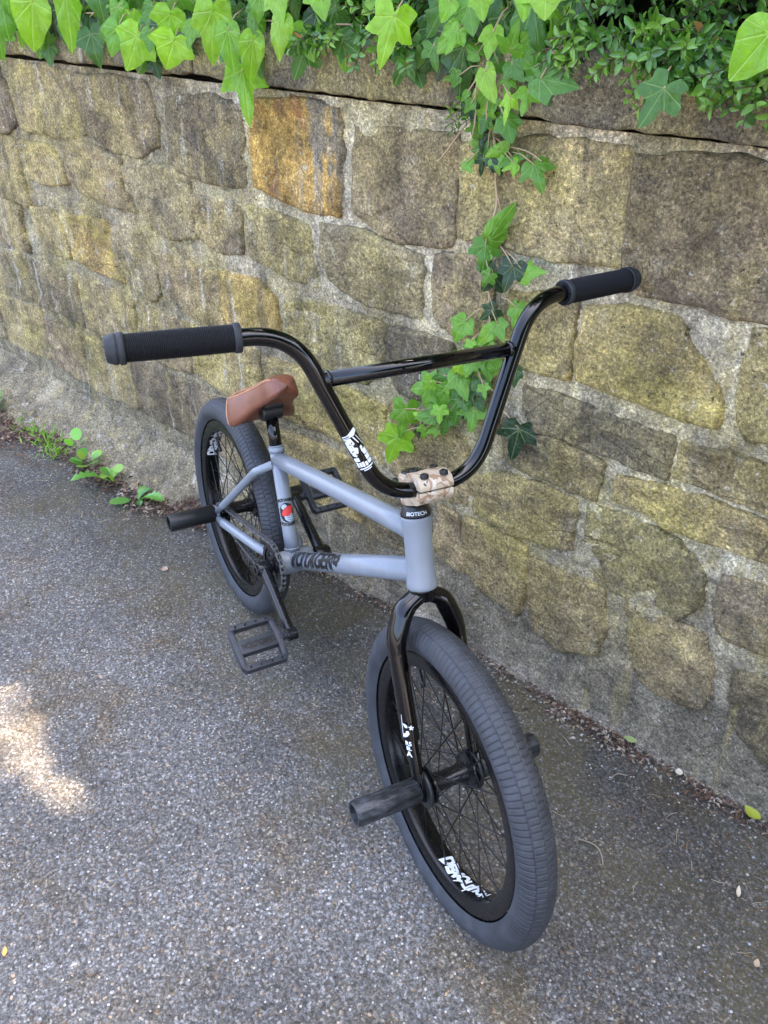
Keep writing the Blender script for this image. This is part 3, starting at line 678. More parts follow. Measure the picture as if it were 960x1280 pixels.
for sx in (-.0145, .0145):
    for sy in (-.0155, .0155):
        b = bmesh.new(); lathe(b, [(0, .0062), (.0045, .0062), (.0058, .005), (.0058, .0028), (.003, .0026), (.003, 0)], u, CL+fb*sx+Y*sy+u*.0185, 18); obj('bolt', b, MAT['bolt'], stem)
for dz in (.031, .050):
    b = bmesh.new(); lathe(b, [(0, .006), (.005, .006), (.006, .0048), (.006, .0026), (.003, .0025), (.003, 0)], -Y, HTT+h*dz-fwd*.019-Y*.017, 18); obj('bolt', b, MAT['bolt'], stem)
b = bmesh.new(); lathe(b, [(0, .012), (.003, .0165), (.006, .0165), (.0075, .014), (.0075, 0)], h, HTT+h*.0605, 28); obj('top_cap', b, MAT['part_black'], stem)

# handlebar, grips
gd = lambda s: V(-.1691, s*.9855, -.0166).normalized()
END = lambda s: V(.7174, s*.3866, .9645); KN = lambda s: V(.7533, s*.1776, .9680); LOW = lambda s: V(.8077, s*.073, .7388); CB = lambda s: LOW(s).lerp(KN(s), .7299)
b = bmesh.new()
pth = fillet([END(-1), KN(-1), LOW(-1), LOW(1), KN(1), END(1)], [.085, .085, .085, .085], 14)
tube(b, pth, .0112, 26, start=V(1, 0, 0)); bar = part('handlebar', smooth(b), MAT['black'], True)
b = bmesh.new(); tube(b, [CB(-1), CB(1)], .0100, 24)
for s in (-1, 1): lathe(b, [(-.003, .0098), (-.001, .0122), (.001, .0122), (.003, .0098)], Y, CB(s)-Y*s*.0115, 28)
obj('crossbar', smooth(b), MAT['black'], bar)
# white printed sticker on the lower right leg: head-like scribble, block letters below
A0, A1 = KN(-1), LOW(-1)
sa = (A1-A0).normalized(); slen = (A1-A0).length
sview = V(.90, -.30, .42)
def stick(b, mat, off):
    n = (sview-sa*sview.dot(sa)).normalized(); t = n.cross(sa)
    def fn(x, y):
        th = x/.0114; return A0.lerp(A1, .68)-sa*y+(n*cos(th)+t*sin(th))*(.0114+off)
    return obj('sticker', wrap(fine(b, .0025), fn), mat, bar)
b = bmesh.new()
poly2(b, [(-.0125, .026), (-.004, .0265), (.004, .030), (.011, .031), (.0125, .026), (.004, .022), (-.002, .0225), (-.012, .022)])
poly2(b, [(-.0125, .0215), (-.002, .0215), (.000, .012), (-.002, .008), (.001, .004), (-.001, -.002), (-.006, -.0075), (-.011, -.004), (-.0125, .006)])
poly2(b, [(.001, .022), (.003, .021), (.0062, .010), (.005, .0095)]); poly2(b, [(.006, .022), (.0075, .021), (.0125, .004), (.0118, .004)])
poly2(b, [(.004, .004), (.0065, .006), (.008, .003), (.0065, -.001), (.012, .0), (.0125, -.009), (.005, -.0085), (.0035, -.002)])
for x0, x1, y0, y1 in ((-.0125, -.0045, -.0085, -.0145), (.0045, .0125, -.0095, -.0165), (-.0125, -.0088, -.0155, -.0235), (-.0082, -.0048, -.0165, -.0235), (-.0042, -.001, -.0165, -.024), (.0, .0035, -.018, -.024), (.0045, .0125, -.0175, -.023)):
    poly2(b, [(x0, y0), (x1, y0), (x1, y1), (x0, y1)])
poly2(b, [(-.011, -.0255), (.0105, -.0255), (.0105, -.0275), (-.011, -.0275)]); poly2(b, [(-.006, -.0287), (.006, -.0287), (.006, -.0302), (-.006, -.0302)])
stick(b, MAT['white'], .0002)
b = bmesh.new()
for k in range(26):
    x = random.uniform(-.0115, -.002); y = random.uniform(-.005, .020); r = random.uniform(.0004, .0011); poly2(b, [(x+r*1.3*cos(a), y+r*sin(a)) for a in (0, 1.2, 2.5, 3.8, 5)])
disc2d(b, -.0015, .0085, .0016, .0024); poly2(b, [(-.011, .0245), (-.002, .0252), (-.002, .0238), (-.011, .0232)])
stick(b, MAT['ink'], .0004)
for s in (-1, 1):
    e = END(s); a = -gd(s)                                     # from the outer end inwards
    prof = [(.010, .0113), (.010, .0180), (.014, .0180)]; x = .014; k = 0
    while x < .140: prof += [(x, .0158), (x+.0011, .0168), (x+.0015, .0168), (x+.0022, .0158)]; x += .0022
    prof += [(.1405, .0176), (.1475, .0176), (.149, .0165), (.149, .0113)]
    prof = [(t, r+.0006*sin(t*21)) for t, r in prof]
    b = bmesh.new(); lathe(b, prof, a, e, 36); g_ = shade(part('grip', b, MAT['grip'], True), 35)
    b = bmesh.new(); lathe(b, [(-.009, 0), (-.009, .0125), (-.0075, .0155), (-.001, .0178), (.003, .0188), (.004, .0188), (.0045, .0176), (.0058, .0176), (.0063, .0192), (.0115, .0192), (.013, .0184), (.0135, .0115)], a, e, 40); obj('bar_end', b, MAT['gripflange'], g_)
    b = bmesh.new(); lathe(b, [(.1400, .0115), (.1400, .0178), (.1412, .0184), (.1478, .0182), (.149, .0170), (.149, .0113)], a, e, 40); obj('grip_collar', b, MAT['gripflange'], g_)

# seat post and saddle
b = bmesh.new(); tube(b, [STT+sdir*.004, STT+sdir*.082], .0127, 26); part('seat_post', b, MAT['black'])
b = bmesh.new(); lathe(b, [(.0195, .0135), (.0198, .0158), (.0225, .0162), (.023, .0150), (.023, .0128)], sdir, STT, 28); part('seat_clamp', b, MAT['grey'])
SC = STT+sdir*.092; TILT = radians(31); sx = V(cos(TILT), 0, sin(TILT)); sz = V(-sin(TILT), 0, cos(TILT))
b = bmesh.new(); lathe(b, [(-.021, .016), (-.019, .0175), (.019, .0175), (.021, .016)], Y, SC, 24); lathe(b, [(-.021, .003), (-.021, .016)], Y, SC, 24); lathe(b, [(.021, .016), (.021, .003)], Y, SC, 24)
prism(b, [(-.026, .004), (.028, .004), (.030, .018), (-.030, .018)], SC, sx, sz, Y, -.019, .019, .002); sclamp = b
SO = SC+sz*.020-sx*.012
def sstep(tab, t):                                             # table with smooth joins
    return sum(lerp_tab(tab, max(0, min(1, t+d))) for d in (-.04, -.02, 0, .02, .04))/5
def endr(t): return sqrt(max(0, 1-max(0, (t-.82)/.18)**2))*.97+.03
def hw(t): return sstep([(0, .038), (.04, .056), (.12, .068), (.22, .070), (.35, .061), (.5, .046), (.65, .037), (.8, .0325), (1, .031)], min(t, .96))*endr(t)
def sk(t): return sstep([(0, .030), (.06, .046), (.2, .060), (.34, .054), (.5, .044), (.75, .040), (1, .040)], t)*endr(t)
def th(t): return .010+(sstep([(0, .020), (.05, .032), (.15, .039), (.4, .036), (.7, .037), (1, .039)], t)-.010)*endr(t)
SLEN = .225
def saddle_pt(t, a):
    """a in -1..1 across: 0 top middle, +-0.55 edge of the top, +-1 bottom of the skirt"""
    w, k, top = hw(t), sk(t), th(t); sgn = 1 if a >= 0 else -1; aa = abs(a)
    if aa <= .55:
        f = aa/.55; y = w*.86*f; z = top-.010*f**3.0*(w/.07+.35)*endr(t)
        if f < .9 and .05 < t < .80: z -= min(1, (.80-t)/.08)*min(1, (.9-f)/.12)*( .0022*(1-min(1, abs(((t*9+f*w/.07*2.2) % 1)-.5)*4.5))+.0022*(1-min(1, abs(((t*9-f*w/.07*2.2) % 1)-.5)*4.5)))
    else:
        f = (aa-.55)/.45; y = w*(.86+.14*sin(f*pi*.62)+.02*f); z = top-.010*(w/.07+.35)*endr(t)-k*(f**1.15)
        if f > .9: y -= .004*(f-.9)/.1
    x = (t-.42)*SLEN+(.012*(1-t)*max(0, aa-.55))
    return SO+sx*x+Y*sgn*y+sz*z
b = bmesh.new(); nt, na = 110, 64
def st_(i): q = i/nt; return q/.7*.82 if q < .7 else .82+.18*sin((q-.7)/.3*pi/2)
rows = [[b.verts.new(saddle_pt(st_(i), -1+2*j/na)) for j in range(na+1)] for i in range(nt+1)]
for i in range(nt):
    for j in range(na): b.faces.new((rows[i][j], rows[i][j+1], rows[i+1][j+1], rows[i+1][j]))
b.faces.new(rows[0]); b.faces.new(rows[-1][::-1])
mid = [[rows[i][0] if j == 0 else rows[i][-1] if j == 8 else b.verts.new(rows[i][0].co.lerp(rows[i][-1].co, j/8)+sz*.006*sin(j*pi/8)*endr(st_(i))) for j in range(9)] for i in range(nt+1)]
for i in range(nt):
    for j in range(8): b.faces.new((mid[i][j], mid[i+1][j], mid[i+1][j+1], mid[i][j+1]))
seat = part('seat', smooth(b), MAT['leather'])
obj('seat_pivot', smooth(sclamp, False), MAT['cap'], seat)
b = bmesh.new()
for s in (-1, 1):
    tube(b, [saddle_pt(.04+.88*k/40, s*.55) for k in range(41)], .0017, 8)
    tube(b, [saddle_pt(.16, s*(.56+.42*k/12)) for k in range(13)], .0015, 8)
def on_top(t, a): return saddle_pt(t, a)+sz*.0009
for k in range(7):
    t0 = .08+k*.095; tube(b, [on_top(t0+.10*(1-abs(j)/8)**1.2, .50*j/8) for j in range(-8, 9)], .0009, 6)
    t0 = .20+k*.085; tube(b, [on_top(t0-.10*(1-abs(j)/8)**1.2, .50*j/8) for j in range(-8, 9)], .0009, 6)
obj('piping', smooth(b), MAT['stitch'], seat)

# wheels
def tyre_mesh():
    b = bmesh.new(); NP = 160; samp = [0, .09, .18, .42, .5, .59, .68, .92]
    betas = sorted(set([-128, -120, -108, -98, -90, -84, -78, -70, -62, -54, -46, -40, -37, -35, -33, -30, -24, -16, -8, -4, -2, 0, 2, 4, 8, 16, 24, 30, 33, 35, 37, 40, 46, 54, 62, 70, 78, 84, 90, 98, 108, 120, 128]))
    n = NP*len(samp); rings = []
    for i in range(n):
        ph = samp[i % len(samp)]; a = 2*pi*(i//len(samp)+ph)/NP; ring = []
        for be in betas:
            ab = abs(be); dep = 0
            if ab <= 1 or abs(ab-35) <= 1: dep = .0020
            g0 = max(0, 1-min(abs(ph-.09), 1)/.08); g1 = max(0, 1-abs(ph-.59)/.08)
            if 3 < ab < 33: dep = max(dep, .0023*(g0 if be > 0 else g1))
            elif 36 < ab <= 84: dep = max(dep, (.0026 if ab < 70 else .0030)*(g1 if be > 0 else g0))
            rr = RM-dep; k = 1.0 if ab < 95 else 1.0-.10*(ab-95)/33
            r = R-RM+rr*cos(radians(be))*(1.0 if ab < 90 else 1.05); y = rr*sin(radians(be))*k
            ring.append(b.verts.new((r*cos(a), y, r*sin(a))))
        rings.append(ring)
    for i in range(n):
        p, q = rings[i], rings[(i+1) % n]
        for j in range(len(betas)-1): b.faces.new((p[j], q[j], q[j+1], p[j+1]))
    bmesh.ops.recalc_face_normals(b, faces=b.faces[:])
    me = bpy.data.meshes.new('tyre'); smooth(b).to_mesh(me); b.free(); return me
def lathe_mesh(name, prof, n=96, closed=True):
    b = bmesh.new(); lathe(b, prof, (0, 1, 0), (0, 0, 0), n, closed); bmesh.ops.recalc_face_normals(b, faces=b.faces[:])
    me = bpy.data.meshes.new(name); b.to_mesh(me); b.free(); me.set_sharp_from_angle(angle=radians(35)); return me
tyre_me = tyre_mesh()
rim_me = lathe_mesh('rim', [(-.0175, .2125), (-.0190, .2130), (-.0195, .2105), (-.0192, .1960), (-.0170, .1885), (-.0125, .1862), (0, .1852), (.0125, .1862), (.0170, .1885), (.0192, .1960), (.0195, .2105), (.0190, .2130), (.0175, .2125), (.0165, .204), (-.0165, .204)], 144)
hub_me = lathe_mesh('hub', [(-.050, .006), (-.050, .0135), (-.040, .0145), (-.0365, .030), (-.0335, .030), (-.029, .0185), (-.012, .0150), (.012, .0150), (.029, .0185), (.0335, .030), (.0365, .030), (.040, .0145), (.050, .0135), (.050, .006)], 40)
bead_me = lathe_mesh('bead_line', [(-.0206, .2120), (-.0214, .2135), (-.0206, .2150)], 120)
def spoke_mesh():
    b = bmesh.new(); tube(b, [(0, 0, 0), (0, 0, 1)], 1, 6); tube(b, [(0, 0, .93), (0, 0, 1.0)], 1.75, 6)
    me = bpy.data.meshes.new('spoke'); smooth(b).to_mesh(me); b.free(); return me
sp_me = spoke_mesh()
def make_wheel(ax, front, spin, labels):
    w = empty('front_wheel' if front else 'rear_wheel', bike); base_m = (FM if front else Matrix()) @ Matrix.Translation(ax)
    w.matrix_local = base_m
    obj('tyre', tyre_me, MAT['rubber'], w); obj('rim', rim_me, MAT['rim'], w); obj('hub', hub_me, MAT['part_black'], w)
    for i in range(36):
        sd_ = -1 if i % 2 else 1; k = i//2; di = 1 if k % 2 else -1
        a = 2*pi*(i+.5)/36+spin; ah = a+di*radians(58)
        p0 = V(.0265*cos(ah), sd_*(.035+.0018*di), .0265*sin(ah)); p1 = V(.1865*cos(a), sd_*.004, .1865*sin(a)); d = p1-p0
        o = obj('spoke', sp_me, MAT['spoke'], w); m = d.to_track_quat('Z', 'Y').to_matrix().to_4x4() @ Matrix.Diagonal((.00105, .00105, d.length, 1)); m.translation = p0; o.matrix_local = m
    b = bmesh.new()                                            # valve
    lathe(b, [(0, .0035), (.028, .0035), (.029, .0045), (.038, .0045), (.040, .003), (.040, 0)], V(-cos(spin+2.2), 0, -sin(spin+2.2)), V(.187*cos(spin+2.2), 0, .187*sin(spin+2.2)), 12); obj('valve', b, MAT['part_black'], w)
    for ac, sgn in labels:                                     # graffiti style lettering on the inner face of the rim
        b = textmesh('DEMOLITION', .030, .0022)
        xs = [v.co.x for v in b.verts]; x0, x1 = min(xs), max(xs)
        for v in b.verts:
            t = (v.co.x-x0)/(x1-x0); v.co.x = (t-.5)*.142; v.co.y = v.co.y*.98*(1-.45*t)+.0022*sin(t*19)+v.co.x*.0
            v.co.x += v.co.y*.18
        for x, y0, y1 in ((.012, -.016, .016), (-.02, -.013, .0)):
            b.faces.new([b.verts.new(q) for q in ((x-.002, y0, 0), (x+.001, y0, 0), (x+.012, y1, 0), (x+.008, y1, 0))])
        def fn(x, y):
            a = ac+sgn*x/.185; yy = y*sgn; r = .1848+max(0, abs(yy)-.006)*.10
            return V(r*cos(a), yy, r*sin(a))
        obj('lettering', wrap(fine(b), fn), MAT['white'], w)
    return w
make_wheel(FAX, True, .05, [(radians(-64), 1)])
make_wheel(RAX, False, .21, [(radians(140), -1)])

# pegs, nuts, guards
def peg(ax, s, y0, front):
    a = V(0, s, 0); o = ax+a*y0; ln = .1095
    b = bmesh.new(); lathe(b, [(0, .008), (0, .0188), (.002, .0204), (ln-.003, .0205), (ln, .0192), (ln, .0152), (ln-.05, .0145), (ln-.05, .008)], a, o, 40)
    p = shade(part('peg', b, MAT['peg' if front else 'peg_plain'], front), 40)
    b = bmesh.new(); lathe(b, [(ln-.055, .0098), (ln-.040, .0098), (ln-.040, .006), (ln-.034, .006), (ln-.034, 0)], a, o, 6); obj('axle_nut', smooth(b, False), MAT['bolt'], p)
for s in (-1, 1):
    peg(FAX, s, .0562, True); peg(RAX, s, .0620, False)
    b = bmesh.new(); lathe(b, [(.0425, .012), (.0425, .031), (.0435, .0325), (.0475, .0325), (.0485, .031), (.0485, .012)], (0, s, 0), FAX, 44); part('hub_guard', b, MAT['peg_plain'], True)
b = bmesh.new(); lathe(b, [(.0375, .012), (.0375, .033), (.039, .0345), (.043, .034), (.050, .020), (.0535, .014)], (0, 1, 0), RAX, 40); part('hub_guard', b, MAT['peg_plain'])

# drivetrain
CY = -.0465; NT = 25; RS = .0507; RC = .0186
b = bmesh.new(); poly = []
for k in range(NT):
    for f, r in ((0, RS-.0042), (.25, RS-.0040), (.42, RS+.0030), (.58, RS+.0030), (.75, RS-.0040)): a = 2*pi*(k+f)/NT; poly.append((r*cos(a), r*sin(a)))
lo = [b.verts.new(BB+V(x, CY-.0015, z)) for x, z in poly]; hi = [b.verts.new(BB+V(x, CY+.0015, z)) for x, z in poly]; n = len(poly)
inn = [b.verts.new(BB+V(x*.62, CY-.0015, z*.62)) for x, z in poly]; inh = [b.verts.new(BB+V(x*.62, CY+.0015, z*.62)) for x, z in poly]
for k in range(n):
    j = (k+1) % n; b.faces.new((lo[k], lo[j], hi[j], hi[k])); b.faces.new((lo[k], inn[k], inn[j], lo[j])); b.faces.new((hi[k], hi[j], inh[j], inh[k])); b.faces.new((inn[k], inh[k], inh[j], inn[j]))
lathe(b, [(CY-.0030, .010), (CY-.0030, .021), (CY+.0025, .021), (CY+.0025, .010)], Y, BB, 40)
for k in range(5):
    a = 2*pi*k/5+.3; x, z = V(cos(a), 0, sin(a)), V(-sin(a), 0, cos(a)); box(b, BB+x*.027+Y*CY, x, z, Y, .020, .009, .0034)
lathe(b, [(CY-.0036, .0385), (CY-.0036, .0478), (CY-.0016, .0478)], Y, BB, 60)
shade(part('sprocket', b, MAT['part_black']), 35)
b = bmesh.new(); lathe(b, [(CY-.004, .008), (CY-.004, RC-.003), (CY-.001, RC+.001), (CY+.001, RC+.001), (CY+.004, RC-.003), (CY+.004, .008)], Y, RAX, 18); part('rear_cog', b, MAT['part_black'])
# chain: loop of outer and inner link plates
D = (RAX-BB); dl = D.length; ang = atan2(D.z, D.x); dphi = math.asin((RS-RC)/dl); loop = []
al0 = ang+pi/2-dphi; al1 = ang-pi/2+dphi
def arc(c, r, a0, a1, n): return [c+V(r*cos(a0+(a1-a0)*k/n), 0, r*sin(a0+(a1-a0)*k/n)) for k in range(n+1)]
loop = arc(BB, RS+.0006, al1, al0-2*pi, 80)+arc(RAX, RC+.0006, al0-2*pi, al1-2*pi, 50)
loop.append(loop[0]); seg = [0]
for p, q in zip(loop, loop[1:]): seg.append(seg[-1]+(q-p).length)
tot = seg[-1]; NL = 2*int(tot/.0127/2)
def at_len(s):
    s %= tot
    for i in range(len(seg)-1):
        if s <= seg[i+1]: return loop[i].lerp(loop[i+1], (s-seg[i])/max(1e-9, seg[i+1]-seg[i]))
b = bmesh.new()
for k in range(NL):
    p, q = at_len(tot*k/NL), at_len(tot*(k+1)/NL); X = (q-p).normalized(); Z = X.cross(Y); c = (p+q)/2; ln = (q-p).length
    yo = .0041 if k % 2 else .0027
    prof = [(-ln/2-.0038, 0), (-ln/2-.0026, -.0036), (-ln/4, -.0030), (0, -.0024), (ln/4, -.0030), (ln/2+.0026, -.0036), (ln/2+.0038, 0), (ln/2+.0026, .0036), (ln/4, .0030), (0, .0024), (-ln/4, .0030), (-ln/2-.0026, .0036)]
    for s in (-1, 1): prism(b, prof, c+Y*(CY+s*yo), X, Z, Y, -.0006, .0006)
    lathe(b, [(-.0048, 0), (-.0048, .0022), (.0048, .0022), (.0048, 0)], Y, p+Y*CY, 8); lathe(b, [(-.0022, .0036), (.0022, .0036)], Y, p+Y*CY, 8)
shade(part('chain', b, MAT['chain']), 30)
CA = -.2593; cdir = V(cos(CA), 0, sin(CA))
b = bmesh.new(); tube(b, [BB-Y*.080, BB+Y*.080], .0095, 20); part('crank_spindle', b, MAT['part_black'])
for s in (-1, 1):
    dd = cdir*(1 if s < 0 else -1); yb = .068 if s < 0 else .063
    p0, p1 = BB+Y*s*yb, BB+dd*.172+Y*s*(yb+.013)
    b = bmesh.new(); perp = V(-dd.z, 0, dd.x)
    tube(b, [p0-dd*.004, p0+dd*.03+Y*s*.002, p0.lerp(p1, .5), p1-dd*.012, p1+dd*.004], [(.0135, .0115), (.0135, .0115), (.0125, .0108), (.0112, .0100), (.0108, .0098)], 24, start=perp)
    lathe(b, [(-.014, .009), (-.014, .0155), (-.012, .0165), (.012, .0165), (.014, .0155), (.014, .004), (.014, 0)], (0, s, 0), p0, 28)
    lathe(b, [(-.010, 0), (-.010, .0115), (-.009, .0125), (.009, .0125), (.010, .0115), (.010, 0)], (0, s, 0), p1, 26)
    lathe(b, [(.012, .0125), (.018, .0125), (.019, .011), (.019, .006), (.015, .0055), (.015, 0)], (0, s, 0), p0, 20)
    shade(part('crank_arm', b, MAT['part_black']), 40)
    # pedal
    ti = radians(-24 if s < 0 else -36); X = V(cos(ti), 0, sin(ti)); Z = V(-sin(ti), 0, cos(ti)); C0 = BB+dd*.172+Y*s*.150; Yo = Y*s
    b = bmesh.new(); LX, LY, T = .049, .046, .0085
    for e in (-1, 1):
        prism(b, [(-LY+.004, e*(LX-.011)), (LY-.004, e*(LX-.011)), (LY, e*(LX-.008)), (LY-.006, e*LX), (-LY+.006, e*LX), (-LY, e*(LX-.008))][::e], C0, Yo, X, Z*1, -T, T, .0016)
        prism(b, [(e*(LY-.011), -LX+.011), (e*LY, -LX+.009), (e*(LY+.0015), 0), (e*LY, LX-.009), (e*(LY-.011), LX-.011), (e*(LY-.010), 0)][::e], C0, Yo, X, Z, -T*.92, T*.92, .0014)
    prism(b, [(-LY+.009, -.015), (LY-.009, -.015), (LY-.009, .015), (-LY+.009, .015)], C0, Yo, X, Z, -T*1.08, T*1.08, .003)
    lathe(b, [(-.072, .0055), (-.052, .0065), (-.050, .0095), (-.044, .0095)], Yo, C0, 20)
    ped = shade(part('pedal', b, MAT['plastic']), 40)
    for e in (-1, 1):
        for k in (-1.4, -.5, .5, 1.4):
            for f in (-1, 1):
                b = bmesh.new(); lathe(b, [(T*.9, .0024), (T+.0022, .0022), (T+.0028, .0016), (T+.0028, 0)], Z*f, C0+X*e*(LX-.0055)+Y*k*.022, 10); obj('pin', b, MAT['bolt'], ped)
    b = textmesh('DEMOLITION', .017, .0005)
    xs = [v.co.x for v in b.verts]; wd = max(xs)-min(xs)
    for v in b.verts: v.co.x *= .064/wd
    obj('lettering', wrap(b, lambda x, y: C0+Z*(T*1.08+.0006)-Y*x+X*y), MAT['ink'], ped)

# ------------------------------------------------------------------ ivy
def wpt(u_, v_, off): return Vector((u_, -off, v_))            # wall space
def leaf_mesh(name, ctrl, fold, droop, seed, n=64, m=7):
    """outline given as (angle, radius) round the stalk, tip at 90 degrees"""
    b = bmesh.new(); rnd = random.Random(seed); prm = []
    pts = [(r*cos(radians(a)), r*sin(radians(a))) for a, r in ctrl]; k = len(pts); out = []
    per = n//k+1
    for i in range(k):
        p0, p1, p2, p3 = (Vector(pts[(i+j-1) % k]) for j in range(4))
        for q in range(per):
            t = q/per; cr = .5*((2*p1)+(p2-p0)*t+(2*p0-5*p1+4*p2-p3)*t*t+(3*p1-p0-3*p2+p3)*t**3); out.append(cr*.55+(p1+(p2-p1)*t)*.45)
    def z(x, y):
        r = sqrt(x*x+y*y); return fold*(sqrt(x*x+.012)-.11)-droop*max(0, y)**2-.10*r*r*.6+.09*noise.noise((x*2.6+seed, y*2.6, 1))+.035*noise.noise((x*8, y*8+seed, 3))
    ctr = b.verts.new((0, 0, z(0, 0))); prev = None
    for j in range(1, m+1):
        s = j/m; ring = [b.verts.new((p.x*s, p.y*s, z(p.x*s, p.y*s))) for p in out]; L = len(ring)
        for i in range(L):
            if prev is None: b.faces.new((ctr, ring[i], ring[(i+1) % L]))
            else: b.faces.new((prev[i], ring[i], ring[(i+1) % L], prev[(i+1) % L]))
        prev = ring
    me = bpy.data.meshes.new(name); smooth(b).to_mesh(me); b.free(); me.materials.append(MAT['leaf']); return me
def sym(half): return half+[(180-a, r) for a, r in reversed(half) if a != 90]
LOBE = [sym([(-88, .10), (-60, .40), (-28, .58), (-4, .46), (14, .66), (30, .72), (46, .54), (60, .48), (74, .74), (90, 1.0)]),
        sym([(-88, .08), (-55, .38), (-20, .62), (8, .48), (28, .74), (44, .60), (58, .48), (72, .68), (90, 1.0)]),
        sym([(-88, .12), (-50, .34), (-18, .46), (6, .50), (26, .74), (44, .48), (60, .43), (76, .72), (90, 1.0)])]
PENT = [sym([(-88, .10), (-62, .32), (-30, .45), (0, .54), (22, .72), (44, .58), (66, .72), (90, 1.0)]),
        sym([(-88, .12), (-60, .36), (-25, .50), (5, .56), (28, .74), (50, .57), (70, .74), (90, 1.0)]),
        sym([(-88, .10), (-58, .30), (-22, .40), (8, .46), (34, .54), (60, .64), (76, .82), (90, 1.0)])]
TRI = [sym([(-88, .10), (-50, .30), (-10, .38), (20, .40), (50, .50), (72, .74), (90, 1.0)])]
LEAVES = {k: [leaf_mesh('leaf', c, f, d, i*7+j) for i, c in enumerate(cs) for j, (f, d) in enumerate(((-.10, .10), (.14, .16), (-.22, .22)))] for k, cs in (('L', LOBE), ('P', PENT), ('T', TRI))}
def leaf_col(s):
    """s: 0 dark leaf .. 1 bright yellow green leaf"""
    st = [(0, (.016, .040, .022)), (.2, (.026, .075, .022)), (.45, (.070, .200, .020)), (.7, (.155, .37, .030)), (.85, (.24, .49, .026)), (1, (.33, .57, .030))]
    for (a, c), (e, d) in zip(st, st[1:]):
        if s <= e: t = (s-a)/(e-a); return tuple(c[k]+(d[k]-c[k])*t for k in range(3))+(1,)
    return st[-1][1]+(1,)
def place_leaf(parent, p, q, wf, kind, s, inv, rnd, tiltv=None):
    yv = q-p; ln = yv.length; yv.normalize()
    nrm = (CAMW-p).normalized()*.9+Vector((rnd.uniform(-.4, .4), -.35, rnd.uniform(-.1, .55)))
    zv = (nrm-yv*nrm.dot(yv)).normalized(); xv = yv.cross(zv)
    o = bpy.data.objects.new('leaf', rnd.choice(LEAVES[kind])); COL.objects.link(o); o.parent = parent
    m = Matrix((xv, yv, zv)).transposed().to_4x4() @ Matrix.Diagonal((ln*wf*(.84 if kind == 'L' else .80 if parent is ivyC else .95), ln, ln, 1)); m.translation = p; o.matrix_local = inv @ m
    c = leaf_col(max(0, min(1, s+rnd.uniform(-.06, .06)))); f = rnd.uniform(.88, 1.1); o.color = (c[0]*f, c[1]*f, c[2]*f, 1); return o
CAMW = WM.inverted() @ CAM
